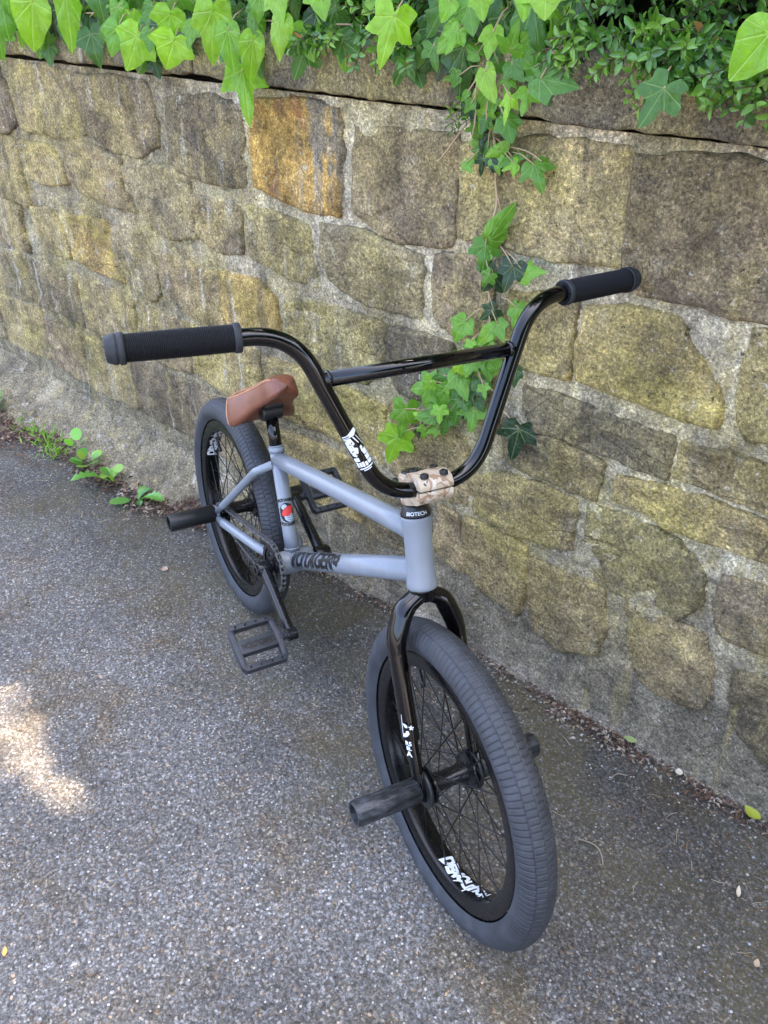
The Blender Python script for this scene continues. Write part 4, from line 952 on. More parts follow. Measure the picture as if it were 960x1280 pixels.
IVY = [(-0.813,1.283,0.07,-0.836,1.174,0.09,1.0,'P',0.95),
(-0.646,1.298,0.07,-0.657,1.179,0.08,0.75,'T',0.9),
(-0.83,1.243,0.04,-0.891,1.146,0.05,0.7,'P',0.55),
(-0.857,1.184,0.03,-0.851,1.138,0.04,0.9,'P',0.45),
(-0.434,1.238,0.08,-0.452,1.185,0.1,1.0,'P',0.7),
(-0.446,1.279,0.06,-0.445,1.216,0.07,0.8,'P',0.6),
(-0.619,1.221,0.04,-0.596,1.153,0.05,0.9,'P',0.4),
(-0.372,1.226,0.07,-0.416,1.157,0.09,1.0,'P',0.95),
(-0.241,1.269,0.07,-0.258,1.215,0.08,1.15,'P',0.85),
(-0.224,1.225,0.08,-0.241,1.171,0.1,1.3,'P',1.0),
(-0.335,1.237,0.06,-0.321,1.201,0.08,0.9,'P',0.6),
(-0.393,1.196,0.04,-0.435,1.144,0.05,0.9,'P',0.5),
(-0.37,1.177,0.04,-0.356,1.142,0.04,0.9,'P',0.25),
(-0.197,1.25,0.05,-0.197,1.211,0.07,0.9,'P',0.75),
(-0.082,1.279,0.08,-0.096,1.184,0.09,0.75,'P',0.9),
(-0.041,1.248,0.08,-0.026,1.176,0.09,0.75,'P',0.75),
(-0.074,1.282,0.03,-0.081,1.242,0.04,1.1,'P',0.4),
(0.006,1.233,0.06,-0.005,1.159,0.07,0.75,'P',0.9),
(-0.047,1.178,0.05,-0.014,1.084,0.07,0.85,'L',0.85),
(0.038,1.305,0.06,0.028,1.26,0.07,0.9,'P',0.75),
(0.096,1.313,0.07,0.124,1.269,0.09,1.0,'P',0.9),
(0.115,1.268,0.08,0.113,1.208,0.1,0.85,'P',0.95),
(0.009,1.269,0.05,0.019,1.22,0.06,0.8,'P',0.6),
(0.141,1.225,0.05,0.127,1.173,0.07,1.2,'L',0.5),
(0.197,1.314,0.06,0.224,1.277,0.08,1.0,'P',0.85),
(0.407,1.283,0.1,0.404,1.215,0.13,0.95,'L',0.95),
(0.379,1.216,0.04,0.354,1.176,0.05,1.2,'L',0.4),
(0.445,1.24,0.05,0.461,1.208,0.06,1.0,'L',0.45),
(0.511,1.303,0.09,0.513,1.28,0.11,1.3,'P',0.8),
(0.531,1.301,0.07,0.547,1.26,0.08,1.1,'P',0.65),
(0.567,1.312,0.09,0.582,1.281,0.1,1.0,'P',0.9),
(0.651,1.319,0.1,0.666,1.287,0.12,1.0,'P',0.85),
(0.678,1.321,0.09,0.693,1.289,0.11,1.7,'P',0.9),
(0.503,1.263,0.06,0.495,1.234,0.08,1.0,'L',0.75),
(0.57,1.265,0.06,0.576,1.233,0.08,1.0,'P',0.85),
(0.604,1.244,0.06,0.627,1.28,0.08,1.0,'L',0.7),
(0.641,1.222,0.05,0.634,1.25,0.06,1.1,'P',0.6),
(0.601,1.224,0.05,0.627,1.205,0.06,1.2,'P',0.55),
(0.615,1.226,0.04,0.644,1.208,0.06,1.1,'P',0.45),
(0.559,1.212,0.06,0.589,1.176,0.08,0.95,'P',0.95),
(0.597,1.202,0.05,0.597,1.182,0.06,1.2,'L',0.7),
(0.64,1.19,0.06,0.647,1.162,0.08,1.1,'L',0.8),
(0.609,1.18,0.06,0.612,1.148,0.08,0.75,'L',0.9),
(0.681,1.213,0.09,0.74,1.208,0.09,1.0,'P',0.55),
(0.677,1.216,0.08,0.71,1.239,0.09,0.9,'L',0.35),
(0.65,1.205,0.035,0.663,1.17,0.04,0.9,'P',0.4),
(0.597,1.147,0.05,0.617,1.118,0.06,1.2,'P',0.55),
(0.549,1.1,0.03,0.518,1.091,0.04,1.2,'L',0.45),
(0.566,1.087,0.03,0.589,1.113,0.04,1.2,'P',0.7),
(0.599,1.09,0.03,0.616,1.07,0.04,1.6,'L',0.55),
(0.641,1.085,0.03,0.67,1.053,0.045,1.2,'L',0.6),
(0.54,1.082,0.03,0.539,1.053,0.035,0.9,'L',0.15),
(0.566,1.075,0.025,0.58,1.058,0.03,1.1,'L',0.1),
(0.535,1.117,0.04,0.533,1.141,0.05,1.0,'P',0.6),
(0.558,1.144,0.05,0.555,1.124,0.06,1.0,'P',0.45),
(0.536,1.168,0.06,0.529,1.153,0.07,1.0,'P',0.6),
(0.549,1.145,0.03,0.563,1.133,0.03,1.0,'L',0.15),
(0.527,1.182,0.06,0.523,1.17,0.07,1.0,'P',0.7),
(0.494,1.207,0.05,0.495,1.188,0.06,0.9,'P',0.6),
(0.892,1.219,0.13,0.873,1.175,0.15,1.15,'L',0.5),
(1.012,1.283,0.14,0.991,1.239,0.17,1.2,'P',0.9),
(0.961,1.236,0.05,0.993,1.217,0.05,1.2,'P',0.5),
(0.562,0.956,0.03,0.609,1.015,0.05,0.72,'P',0.65),
(0.554,0.944,0.03,0.562,0.905,0.045,1.25,'L',0.55),
(0.575,0.897,0.03,0.546,0.859,0.035,1.2,'L',0.1),
(0.614,0.92,0.03,0.609,0.878,0.05,1.1,'L',0.08),
(0.636,0.911,0.025,0.677,0.928,0.04,0.9,'P',0.75),
(0.573,0.883,0.02,0.596,0.911,0.03,1.0,'P',0.7),
(0.572,0.831,0.02,0.551,0.809,0.035,1.1,'L',0.1),
(0.625,0.85,0.025,0.629,0.812,0.04,0.9,'P',0.65),
(0.516,0.799,0.03,0.504,0.761,0.05,1.1,'P',0.75),
(0.577,0.799,0.03,0.561,0.772,0.05,1.1,'P',0.85),
(0.586,0.81,0.025,0.61,0.791,0.04,1.1,'P',0.65),
(0.557,0.762,0.03,0.515,0.758,0.04,1.0,'P',0.6),
(0.434,0.643,0.03,0.385,0.629,0.045,1.3,'L',0.7),
(0.533,0.725,0.03,0.531,0.697,0.045,1.3,'P',0.75),
(0.504,0.691,0.03,0.543,0.657,0.05,0.9,'P',0.7),
(0.485,0.653,0.03,0.464,0.614,0.045,1.1,'P',0.6),
(0.444,0.581,0.03,0.409,0.578,0.045,1.2,'P',0.6),
(0.481,0.598,0.03,0.481,0.552,0.045,0.8,'P',0.5),
(0.506,0.639,0.025,0.507,0.581,0.04,0.8,'P',0.55),
(0.548,0.631,0.03,0.554,0.589,0.05,1.3,'L',0.65),
(0.367,0.573,0.03,0.369,0.503,0.05,0.8,'L',0.75),
(0.346,0.5,0.03,0.333,0.434,0.05,1.1,'L',0.9),
(0.647,0.62,0.02,0.642,0.551,0.035,1.1,'L',0.08),
(0.63,0.733,0.02,0.633,0.701,0.03,0.8,'P',0.2),
(0.564,0.737,0.02,0.585,0.704,0.035,1.1,'P',0.55),
(0.55,0.688,0.02,0.569,0.657,0.03,1.1,'P',0.4),
(0.396,0.533,0.02,0.399,0.507,0.025,0.8,'L',0.15),
(0.451,0.612,0.03,0.475,0.591,0.04,1.1,'P',0.5),
(0.532,0.671,0.02,0.57,0.672,0.03,1.3,'L',0.25),
(0.589,0.722,0.02,0.579,0.757,0.03,1.2,'P',0.6),
(0.497,0.652,0.02,0.511,0.626,0.03,1.0,'P',0.5),
(0.547,0.651,0.02,0.567,0.632,0.03,1.1,'P',0.3)]
def plant(name, u_, v_, off, **kw):
    e = empty(name, mw=WM @ Matrix.Translation(wpt(u_, v_, off)), **kw); return e, Matrix.Translation(-wpt(u_, v_, off))
GI = 'ivy growing over the wall'
ivyL, invL = plant('ivy_plant', -.45, 1.25, .02, label='bright green ivy curtain hanging over the left end of the wall top', category='ivy')
ivyC, invC = plant('ivy_vine', .555, 1.25, .02, label='ivy trailing down the stone wall behind the handlebar', category='ivy')
ivyR, invR = plant('ivy_sprig', .90, 1.25, .05, label='ivy sprig with large leaves poking out of the box hedge at the top right', category='ivy')
rnd = random.Random(11)
STEM = [(.548, 1.25, .03), (.545, 1.161, .022), (.556, 1.054, .012), (.560, 1.009, .012), (.537, .918, .012), (.552, .86, .010), (.557, .806, .010), (.539, .74, .012), (.53, .68, .012), (.50, .62, .012), (.467, .583, .012)]
def near_stem(p):
    best = None
    for (a, b_) in zip(STEM, STEM[1:]):
        A, B_ = wpt(*a), wpt(*b_); t = max(0, min(1, (p-A).dot(B_-A)/(B_-A).length_squared)); q = A.lerp(B_, t)
        if best is None or (q-p).length < (best-p).length: best = q
    return best
def stalk(par, p, q, inv, r=.0011):
    m = p.lerp(q, .5)+Vector((0, -.004, .006)); b = bmesh.new(); tube(b, [inv @ x for x in (p, m, q)], r, 6); obj('leaf_stalk', smooth(b), MAT['vine'], par)
for (u0, v0, o0, u1, v1, o1, wf, kd, s) in IVY:
    p, q = wpt(u0, v0, o0), wpt(u1, v1, o1)
    if u0 > .79 and v0 > 1.18: par, inv = ivyR, invR
    elif u0 > .33: par, inv = ivyC, invC
    else: par, inv = ivyL, invL
    place_leaf(par, p, q, wf, kd, s, inv, rnd)
    if par is ivyC and v0 < 1.19:
        a = near_stem(p+Vector((0, 0, .03)))
        if (a-p).length > .06: a = p+(a-p)*.55
        stalk(par, a, p, inv)
    else: stalk(par, p+Vector((rnd.uniform(-.02, .02), .05, rnd.uniform(.01, .05))), p, inv, .0013)
# leaves of mixed tones filling in behind and above the first row
for k in range(200):
    u_ = rnd.uniform(-1.7, .40) if k < 168 else rnd.uniform(.40, .72); v_ = rnd.uniform(1.215, 1.36) if k % 5 else rnd.uniform(1.36, 1.62); off = rnd.uniform(.005, .045)
    if u_ > -.02 and rnd.random() < .45: continue
    p = wpt(u_, v_, off); L_ = rnd.uniform(.04, .075); a = radians(rnd.gauss(-90, 35)); q = p+Vector((cos(a)*L_, -rnd.uniform(.005, .025), sin(a)*L_))
    if q.z < 1.165: continue
    par, inv = (ivyC, invC) if u_ > .33 else (ivyL, invL)
    place_leaf(par, p, q, rnd.uniform(.8, 1.15), rnd.choice('LPP'), rnd.choice((.2, .3, .4, .5, .6, .8)), inv, rnd); stalk(par, p+Vector((0, .05, .03)), p, inv)
for k in range(50):                                            # small young leaves along the trailing strand
    if k < 26: v_ = rnd.uniform(1.07, 1.24); u_ = lerp_tab([(.98, .558), (1.08, .56), (1.16, .555), (1.24, .57)], v_)+rnd.gauss(0, .022+.16*max(0, v_-1.08))
    elif k < 29: v_ = rnd.uniform(.80, .98); u_ = .555+rnd.gauss(0, .02)
    else: t = rnd.random(); v_ = .76-.22*t+rnd.gauss(0, .02); u_ = .57-.16*t+rnd.gauss(0, .035)
    p = wpt(u_, v_, rnd.uniform(.012, .05)); L_ = rnd.uniform(.018, .034); a = radians(rnd.gauss(-90, 60))
    place_leaf(ivyC, p, p+Vector((cos(a)*L_, -rnd.uniform(.004, .014), sin(a)*L_)), rnd.uniform(.9, 1.25), rnd.choice('LLP'), rnd.choice((.15, .45, .6, .7, .8, .9)), invC, rnd); q_ = near_stem(p+Vector((0, 0, .02))); stalk(ivyC, p+(q_-p)*min(1, .05/max(.001, (q_-p).length)), p, invC, .0009)
for k in range(26):                                            # further left, outside the frame, and higher up
    u_ = rnd.uniform(-2.0, -.85); v_ = rnd.uniform(1.22, 1.34); p = wpt(u_, v_, rnd.uniform(.05, .09)); L_ = rnd.uniform(.06, .09)
    place_leaf(ivyL, p, p+Vector((rnd.uniform(-.02, .02), -.012, -L_)), rnd.uniform(.85, 1.1), rnd.choice('PPL'), rnd.uniform(.6, .98), invL, rnd)
for k in range(9):                                             # runners along the wall top
    u_ = -1.9+k*.24; pth = [invL @ wpt(u_+.05*j, 1.262+.02*fbm((u_, j, 3), 2), .02+.02*fbm((u_, j*.7, 8), 2)) for j in range(8)]; b = bmesh.new(); tube(b, pth, .0016, 7); obj('stem', smooth(b), MAT['vine'], ivyL)
st = [wpt(*a) for a in STEM]; fine_ = []
for a, c in zip(st, st[1:]):
    for k in range(4): t = k/4; q = a.lerp(c, t); fine_.append(invC @ (q+Vector((.0035*fbm((q.z*30, 1, 0), 2), 0, 0))))
fine_.append(invC @ st[-1]); b = bmesh.new(); tube(b, fine_, [.0030-.0014*i/len(fine_) for i in range(len(fine_))], 8); obj('stem', smooth(b), MAT['vine'], ivyC)
for (a, c) in (((.467, .583, .012), (.40, .56, .014)), ((.467, .583, .012), (.36, .535, .02)), ((.50, .62, .012), (.43, .66, .018)), ((.545, 1.161, .03), (.46, 1.07, .05)), ((.555, 1.10, .015), (.65, 1.09, .025)), ((.556, 1.054, .014), (.575, .96, .014)), ((.53, .70, .012), (.61, .64, .014)), ((.54, 1.20, .05), (.535, 1.12, .055))):
    A, B_ = wpt(*a), wpt(*c); b = bmesh.new(); tube(b, [invC @ (A.lerp(B_, k/6)+Vector((0, -.004*sin(k), .008*sin(k*pi/6)))) for k in range(7)], .0013, 7); obj('side_stem', smooth(b), MAT['vine'], ivyC)

# ------------------------------------------------------------------ box hedge on the wall top
CAMW = WM.inverted() @ CAM
def in_view(p, mx=.02):
    d = WM @ p-CAM; z = d.dot(fw)
    if z < .1: return 0
    x, y = FPX*d.dot(rt)/z, FPX*d.dot(up)/z
    return 1/z if abs(x) < 480*(1+mx) and -640*(1+mx) < y < 640*(1+mx) else 0
def box_leaf_mesh(w, cup):
    b = bmesh.new(); pr = [(0, .0), (.16, .55), (.42, 1), (.72, .82), (.92, .38), (1, 0)]; c = [b.verts.new((0, t, -.25*cup*t*t)) for t, _ in pr]
    for s in (-1, 1):
        e = [c[0]]+[b.verts.new((s*w*r, t, cup*.35*r-.25*cup*t*t)) for t, r in pr[1:-1]]+[c[-1]]
        for i in range(len(pr)-1):
            vs = [c[i], e[i], e[i+1], c[i+1]]; vs = [v for k, v in enumerate(vs) if v not in vs[:k]]
            b.faces.new(vs if s > 0 else vs[::-1])
    me = bpy.data.meshes.new('leaf'); smooth(b).to_mesh(me); b.free(); me.materials.append(MAT['box']); return me
BOXM = [box_leaf_mesh(w, c) for w, c in ((.21, .3), (.24, .5), (.20, .7))]
def joined(items, name, mat, parent, meshes):
    """many small leaves as one mesh with a colour per leaf"""
    vs, fs, cols = [], [], []
    src = [([v.co.copy() for v in m.vertices], [tuple(p.vertices) for p in m.polygons]) for m in meshes]
    for mi, m, c in items:
        v0 = len(vs); sv, sf = src[mi]
        vs += [tuple(m @ v) for v in sv]; fs += [tuple(i+v0 for i in f) for f in sf]; cols += [c]*len(sv)
    me = bpy.data.meshes.new(name); me.from_pydata(vs, [], fs); at = me.color_attributes.new('tint', 'FLOAT_COLOR', 'POINT')
    at.data.foreach_set('color', [x for c in cols for x in c])
    for p in me.polygons: p.use_smooth = True
    return obj(name, me, mat, parent, kind='stuff')
hrnd = random.Random(5)
hedge = empty('box_hedge', mw=WM @ Matrix.Translation((.4, .1, 1.24)), label='dark green small-leaved box hedge growing along the wall top', category='hedge'); HI = Matrix.Translation((-.4, -.1, -1.24))
items = []; tw = bmesh.new()
def hedge_front(u_, v_):                                        # how far the hedge bulges out over the wall
    k = max(0, min(1, (u_-.45)/.5)); return .012+.055*k+.03*fbm((u_*4, v_*6, 2), 2)+.02*sin((v_-1.2)*9)
def boxcol(r, tip):
    a, c = ((.036, .110, .022), (.110, .265, .036)); t = r.random(); col = [a[k]+(c[k]-a[k])*t for k in range(3)]
    if tip: col = [col[k]*(1-tip)+(.24, .44, .05)[k]*tip for k in range(3)]
    return tuple(col)+(1,)
def shoot(p, d, L_, n, r, sz=.0205):
    d = d.normalized(); sdv = d.orthogonal().normalized(); sdv.rotate(Matrix.Rotation(r.uniform(0, 6.3), 3, d)); e = p+d*L_
    tube(tw, [HI @ p, HI @ e], .0009, 4, caps=False); fresh = r.random() < .30
    for i in range(n):
        t = .12+.88*i/n; q = p.lerp(e, t); sdv.rotate(Matrix.Rotation(pi/2+r.uniform(-.3, .3), 3, d))
        for s in (-1, 1):
            yv = (sdv*s*1.0+d*r.uniform(.35, .9)+Vector((0, -.12, .05))).normalized(); zv = (d*.8+Vector((r.uniform(-.3, .3), -.35, .6+r.uniform(-.3, .3)))); zv = (zv-yv*zv.dot(yv)).normalized(); xv = yv.cross(zv)
            ln = sz*r.uniform(.75, 1.2)*(1-.35*t**3); m = Matrix((xv, yv, zv)).transposed().to_4x4() @ Matrix.Diagonal((ln, ln, ln, 1)); m.translation = q
            tip = (.25+.6*t if fresh else .35*max(0, t-.7)/.3)*r.uniform(.5, 1); c = boxcol(r, tip); 
            if r.random() < .006: c = (.42, .20, .085, 1)
            elif r.random() < .006: c = (.36, .40, .06, 1)
            items.append((r.randrange(3), HI @ m, c, q))
def grow(n, ua, ub, va, vb, depth, r):
    for k in range(n):
        u_ = r.uniform(ua, ub); v_ = r.uniform(va, vb); f = hedge_front(u_, v_)
        p = Vector((u_, -f+r.uniform(0, depth)+.03, v_)); shoot(p, Vector((r.gauss(0, .55), -r.uniform(.25, 1.0), r.gauss(.25, .5))), r.uniform(.05, .095), r.randrange(5, 9), r)
grow(760, .30, 1.75, 1.245, 1.42, .13, hrnd); grow(300, -.25, .45, 1.26, 1.40, .13, hrnd); grow(200, -2.1, -.1, 1.27, 1.42, .12, hrnd); grow(420, -2.1, 1.75, 1.40, 1.54, .12, hrnd)
for k in range(210):                                            # sprays drooping over the coping on the right
    u_ = hrnd.uniform(.70, 1.65); p = Vector((u_, -hedge_front(u_, 1.25)-.0, hrnd.uniform(1.255 if u_ < .84 else 1.215, 1.285))); shoot(p, Vector((hrnd.gauss(0, .7), -hrnd.uniform(.3, .9), -hrnd.uniform(.1, .7))), hrnd.uniform(.045, .075), hrnd.randrange(4, 8), hrnd)
for k in range(16):
    u_ = hrnd.uniform(.12, .40); p = Vector((u_, -.05, hrnd.uniform(1.235, 1.27))); shoot(p, Vector((hrnd.gauss(0, .8), -hrnd.uniform(.2, .6), -hrnd.uniform(.0, .6))), hrnd.uniform(.05, .08), hrnd.randrange(5, 8), hrnd)
for k in range(10):
    A = Vector((.44+.02*hrnd.random(), -.06, 1.24)); shoot(Vector((.53, -.055, 1.18-.012*k)), Vector((-.7, -.3, -.5)), .05, 4, hrnd, .014) if k < 4 else None
order = sorted(range(len(items)), key=lambda i: -(in_view(items[i][3])*(1 if items[i][3].z < 1.34 else .3)*(1 if -items[i][3].y > hedge_front(items[i][3].x, items[i][3].z)-.01 else .5)))
for i in order[:300]:
    mi, m, c, q = items[i]; o = bpy.data.objects.new('leaf', BOXM[mi]); COL.objects.link(o); o.parent = hedge; o.matrix_local = m; o.color = c
joined([items[i][:3] for i in order[300:]], 'leaf_mass', MAT['boxs'], hedge, BOXM)
obj('twigs', smooth(tw), MAT['twig'], hedge, kind='stuff')
b = bmesh.new()                                                 # dark sheet added for the hedge's shaded inside, stops sky showing through
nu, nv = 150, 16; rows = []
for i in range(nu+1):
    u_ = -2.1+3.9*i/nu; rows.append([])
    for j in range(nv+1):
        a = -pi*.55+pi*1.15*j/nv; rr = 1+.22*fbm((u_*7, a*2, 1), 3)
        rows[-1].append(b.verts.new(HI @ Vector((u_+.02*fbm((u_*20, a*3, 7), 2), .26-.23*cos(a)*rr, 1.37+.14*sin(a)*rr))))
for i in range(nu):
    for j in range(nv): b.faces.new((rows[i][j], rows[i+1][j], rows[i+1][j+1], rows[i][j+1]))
G_in = m_plain('dark_hedge_core', (.016, .020, .011), .95, var=.5, sc=30, bump=1, spec=.1); obj('dark_core', smooth(b), G_in, hedge, kind='stuff')

# ------------------------------------------------------------------ tree behind the wall whose crown shades the pavement
trnd = random.Random(3)
TC = Vector((.2, 1.9, 4.9))                                      # crown centre in wall space
tree = empty('garden_tree', mw=WM @ Matrix.Translation((.5, 3.2, 1.2)), label='broad leafy tree standing in the garden behind the wall', category='tree'); TI = Matrix.Translation((-.5, -3.2, -1.2))
def leafq(w):
    b = bmesh.new(); v = [b.verts.new(p) for p in ((0, 0, 0), (-w, .4, .06), (0, 1, -.05), (w, .4, .06))]; b.faces.new((v[0], v[3], v[2])); b.faces.new((v[0], v[2], v[1])); me = bpy.data.meshes.new('leaf'); b.to_mesh(me); b.free(); return me
TL = [leafq(.36), leafq(.42)]
SUNW = (WM.inverted().to_3x3() @ SUN).normalized()
HOLE = [(Vector((-.07, -.885, 0)), .20, .105), (Vector((.05, -.855, 0)), .21, .080), (Vector((-.20, -.915, 0)), .28, .115), (Vector((-.60, -1.04, 0)), .34, .20)]      # where light comes through onto the pavement: centre, half sizes
def open_gap(p):
    t = p.z/SUNW.z; g_ = p-SUNW*t; best = 9
    for c, rx, ry in HOLE: best = min(best, sqrt(((g_.x-c.x)/rx)**2+((g_.y-c.y)/ry)**2))
    return best
b = bmesh.new(); tube(b, [TI @ Vector(p) for p in ((.5, 3.2, 1.15), (.48, 3.1, 2.2), (.42, 2.9, 3.2), (.3, 2.5, 4.4))], [.20, .16, .13, .08], 14)
for k in range(12):
    a = k*2.4; s0 = Vector((.44, 2.95, 3.0+.11*k)); e = TC+Vector((2.6*cos(a), 1.5*sin(a), trnd.uniform(-.5, .6))); m_ = s0.lerp(e, .5)+Vector((0, 0, .35))
    if min(open_gap((s0.lerp(m_, t/12) if t < 12 else m_.lerp(e, t/12-1))) for t in range(25)) < 1.35: continue
    tube(b, [TI @ s0, TI @ m_, TI @ e], [.06, .04, .012], 8)
obj('trunk', smooth(b), MAT['twig'], tree)
ti = []
for k in range(30000):
    while True:
        q = Vector([trnd.uniform(-1, 1) for _ in range(3)])
        if q.length <= 1 and q.length > trnd.random()*.55: break
    cl = 1+.20*noise.noise((q.x*3, q.y*3, q.z*3)); p = TC+Vector((q.x*4.3*cl, q.y*2.7*cl, q.z*1.7*cl)); gp = open_gap(p)
    if gp < 1.10+trnd.uniform(-.10, .30): continue
    ln = trnd.uniform(.09, .15); m = Matrix.Rotation(trnd.uniform(0, 6.3), 4, 'Z') @ Matrix.Rotation(trnd.gauss(-.3, .5), 4, 'X') @ Matrix.Diagonal((ln, ln, ln, 1)); m.translation = TI @ p
    t = trnd.random(); ti.append((k % 2, m, (.035+.05*t, .09+.08*t, .02+.01*t, 1)))
for k in range(60):                                            # small leaves added in the gap to dim the sun patch
    c, rx, ry = HOLE[k % 4]; a, r_ = trnd.uniform(0, 6.3), sqrt(trnd.random()); g_ = c+Vector((rx*r_*cos(a), ry*r_*sin(a), 0)); t = trnd.uniform(4.2, 5.6)/SUNW.z; p = g_+SUNW*t
    ln = trnd.uniform(.03, .045); m = Matrix.Rotation(trnd.uniform(0, 6.3), 4, 'Z') @ Matrix.Rotation(trnd.gauss(-.3, .5), 4, 'X') @ Matrix.Diagonal((ln, ln, ln, 1)); m.translation = TI @ p; ti.append((k % 2, m, (.06, .13, .025, 1)))
for k in range(5200):                                           # leaves added round the gap to keep stray sun off the pavement
    g_ = Vector((trnd.uniform(-2.2, 1.5), -trnd.uniform(-.3, 1.75), 0)); t = trnd.uniform(4.0, 5.4)/SUNW.z; p = g_+SUNW*t
    if open_gap(p) < 1.08+trnd.uniform(0, .2): continue
    ln = trnd.uniform(.09, .14); m = Matrix.Rotation(trnd.uniform(0, 6.3), 4, 'Z') @ Matrix.Rotation(trnd.gauss(-.3, .4), 4, 'X') @ Matrix.Diagonal((ln, ln, ln, 1)); m.translation = TI @ p; ti.append((k % 2, m, (.05, .12, .025, 1)))
joined(ti, 'crown', MAT['treeleaf'], tree, TL)

for k, (u_, d_, rz, sc, lab) in enumerate(((4.9, -1.6, 1.3, .85, 'unseen leafy tree added up the street to darken reflections'),)):  # unseen tree, added for darker reflections in the black parts
    t2 = tree.copy(); COL.objects.link(t2); t2['label'] = lab; t2['group'] = 'garden and street trees'
    t2.matrix_world = WM @ Matrix.Translation((u_, d_, -.1)) @ Matrix.Rotation(rz, 4, 'Z') @ Matrix.Diagonal((sc, sc, sc, 1))
    for ch in list(tree.children):
        c2 = ch.copy(); COL.objects.link(c2); c2.parent = t2
tree['group'] = 'garden and street trees'

# ------------------------------------------------------------------ weeds, litter, grit and fallen things
def ground_at(u_, d_): return WM @ Vector((u_, -d_, 0))
def blade(pts_w, name, mat, parent, inv, cols=None):
    pass
def dandelion_leaf(L_, w, seed, arch):
    r = random.Random(seed); b = bmesh.new(); n = 22; rows = []
    for i in range(n+1):
        t = i/n; hwid = w*(.10+.90*sin(min(1, t*1.02)**1.4*pi*.80))*(1-.0*t); saw = ((t*6.5+seed*.37) % 1); 
        if t < .82: hwid *= .45+.75*saw
        else: hwid *= (1-((t-.82)/.18)**2)*.95+.02
        x = t*L_; z = arch*sin(t*pi*.8)*L_-.01*t; tw_ = .15*sin(seed+t*3)
        rows.append([b.verts.new((s*hwid*L_, x-abs(s)*.02*L_, z+abs(s)*hwid*L_*(.35)+s*tw_*hwid*L_)) for s in (-1, -.5, 0, .5, 1)])
    for a, c in zip(rows, rows[1:]):
        for k in range(4): b.faces.new((a[k], a[k+1], c[k+1], c[k]))
    return smooth(b)
def round_leaf(L_, w):
    b = bmesh.new(); n = 12; c = b.verts.new((0, L_*.5, .06*L_)); ring = [b.verts.new((w*L_*cos(2*pi*k/n), L_*.5+.5*L_*sin(2*pi*k/n), .02*L_*cos(4*pi*k/n))) for k in range(n)]
    for k in range(n): b.faces.new((c, ring[k], ring[(k+1) % n]))
    return smooth(b)
flatleaf = m_leaf('weed_leaf', False, False, .3)
wr = random.Random(21)
def weed(name, lab, cat, u_, d_, z_, leaves, grp=None):
    e = empty(name, mw=Matrix.Translation(ground_at(u_, d_)+Vector((0, 0, z_))) @ Matrix.Rotation(WYAW, 4, 'Z'), label=lab, category=cat)
    if grp: e['group'] = grp
    for (kind, az, el, L_, w, col) in leaves:
        L_ *= 1.25
        b = dandelion_leaf(L_, w, wr.randrange(50), .22) if kind == 'd' else round_leaf(L_, w)
        o = obj('leaf', b, flatleaf, e); rx = Matrix.Rotation(radians(az), 4, 'Z') @ Matrix.Rotation(radians(el), 4, 'X')
        off = Vector((0, 0, 0))
        if kind == 'r':                                        # round leaves sit on a thin stalk
            st_l = wr.uniform(.015, .035); d = Vector((-sin(radians(az)), cos(radians(az)), 0))*cos(radians(el+25))+Vector((0, 0, sin(radians(el+25)))); off = d*st_l
            sb = bmesh.new(); tube(sb, [(0, 0, 0), off*.5+Vector((0, 0, .003)), off], .0008, 5); so = obj('stem', smooth(sb), flatleaf, e); so.color = (.12, .2, .05, 1)
        rx.translation = off; o.matrix_local = rx; o.color = tuple(c*wr.uniform(.85, 1.15) for c in col)+(1,)
GRN, LIM, DGR = (.15, .38, .06), (.26, .52, .07), (.09, .24, .05)
GW = 'weeds along the foot of the wall'
weed('dandelion', 'dandelion with a long toothed leaf reaching over the asphalt', 'weed', -.735, .165, .004, [('d', 160, 16, .105, .20, GRN), ('d', 215, 40, .065, .26, LIM), ('r', 60, 35, .026, .5, LIM), ('r', 120, 40, .024, .5, GRN), ('r', 20, 30, .026, .5, LIM), ('d', 90, 40, .05, .2, GRN)], GW)
weed('dandelion', 'flat dandelion rosette nearest to the rear wheel peg', 'weed', -.585, .175, .003, [('d', -75, 16, .092, .17, GRN), ('d', -30, 40, .05, .2, DGR), ('d', 20, 38, .045, .2, GRN), ('r', 150, 4, .048, .35, GRN), ('d', -110, 20, .04, .2, DGR)], GW)
weed('seedling', 'round-leaved green seedling between the dandelion and the grassy weeds', 'weed', -.885, .165, .004, [('r', a, e, s_, .5, c) for a, e, s_, c in ((10, 20, .030, LIM), (80, 30, .028, GRN), (150, 25, .034, GRN), (210, 20, .03, LIM), (280, 25, .028, GRN), (120, 50, .026, LIM), (330, 40, .025, GRN), (180, 35, .03, GRN))], GW)
weed('seedling', 'pale round-leaved seedling standing tallest in the weed row', 'weed', -1.02, .13, .004, [('r', a, e, s_, .5, c) for a, e, s_, c in ((30, 60, .034, LIM), (120, 30, .026, LIM), (220, 30, .026, LIM), (300, 35, .026, GRN))], GW)
weed('seedling', 'small bright seedling by the left edge of the picture', 'weed', -1.52, .19, .004, [('r', a, e, s_, .5, c) for a, e, s_, c in ((30, 40, .045, GRN), (120, 30, .04, LIM), (220, 30, .04, GRN), (300, 35, .045, GRN), (70, 60, .04, GRN), (180, 20, .04, LIM))], GW)
weed('seedling', 'tiny green seedling at the wall foot in the far left corner', 'weed', -1.75, .10, .03, [('r', a, e, s_, .5, c) for a, e, s_, c in ((30, 40, .035, LIM), (150, 30, .03, LIM), (270, 30, .03, GRN))], GW)
gg_ = []
for k in range(190):
    gg_.append((wr.uniform(-.24, .16), wr.gauss(0, .022), wr.uniform(.016, .045), wr.uniform(-1, 1), wr.uniform(-.6, .6)))
b = bmesh.new()
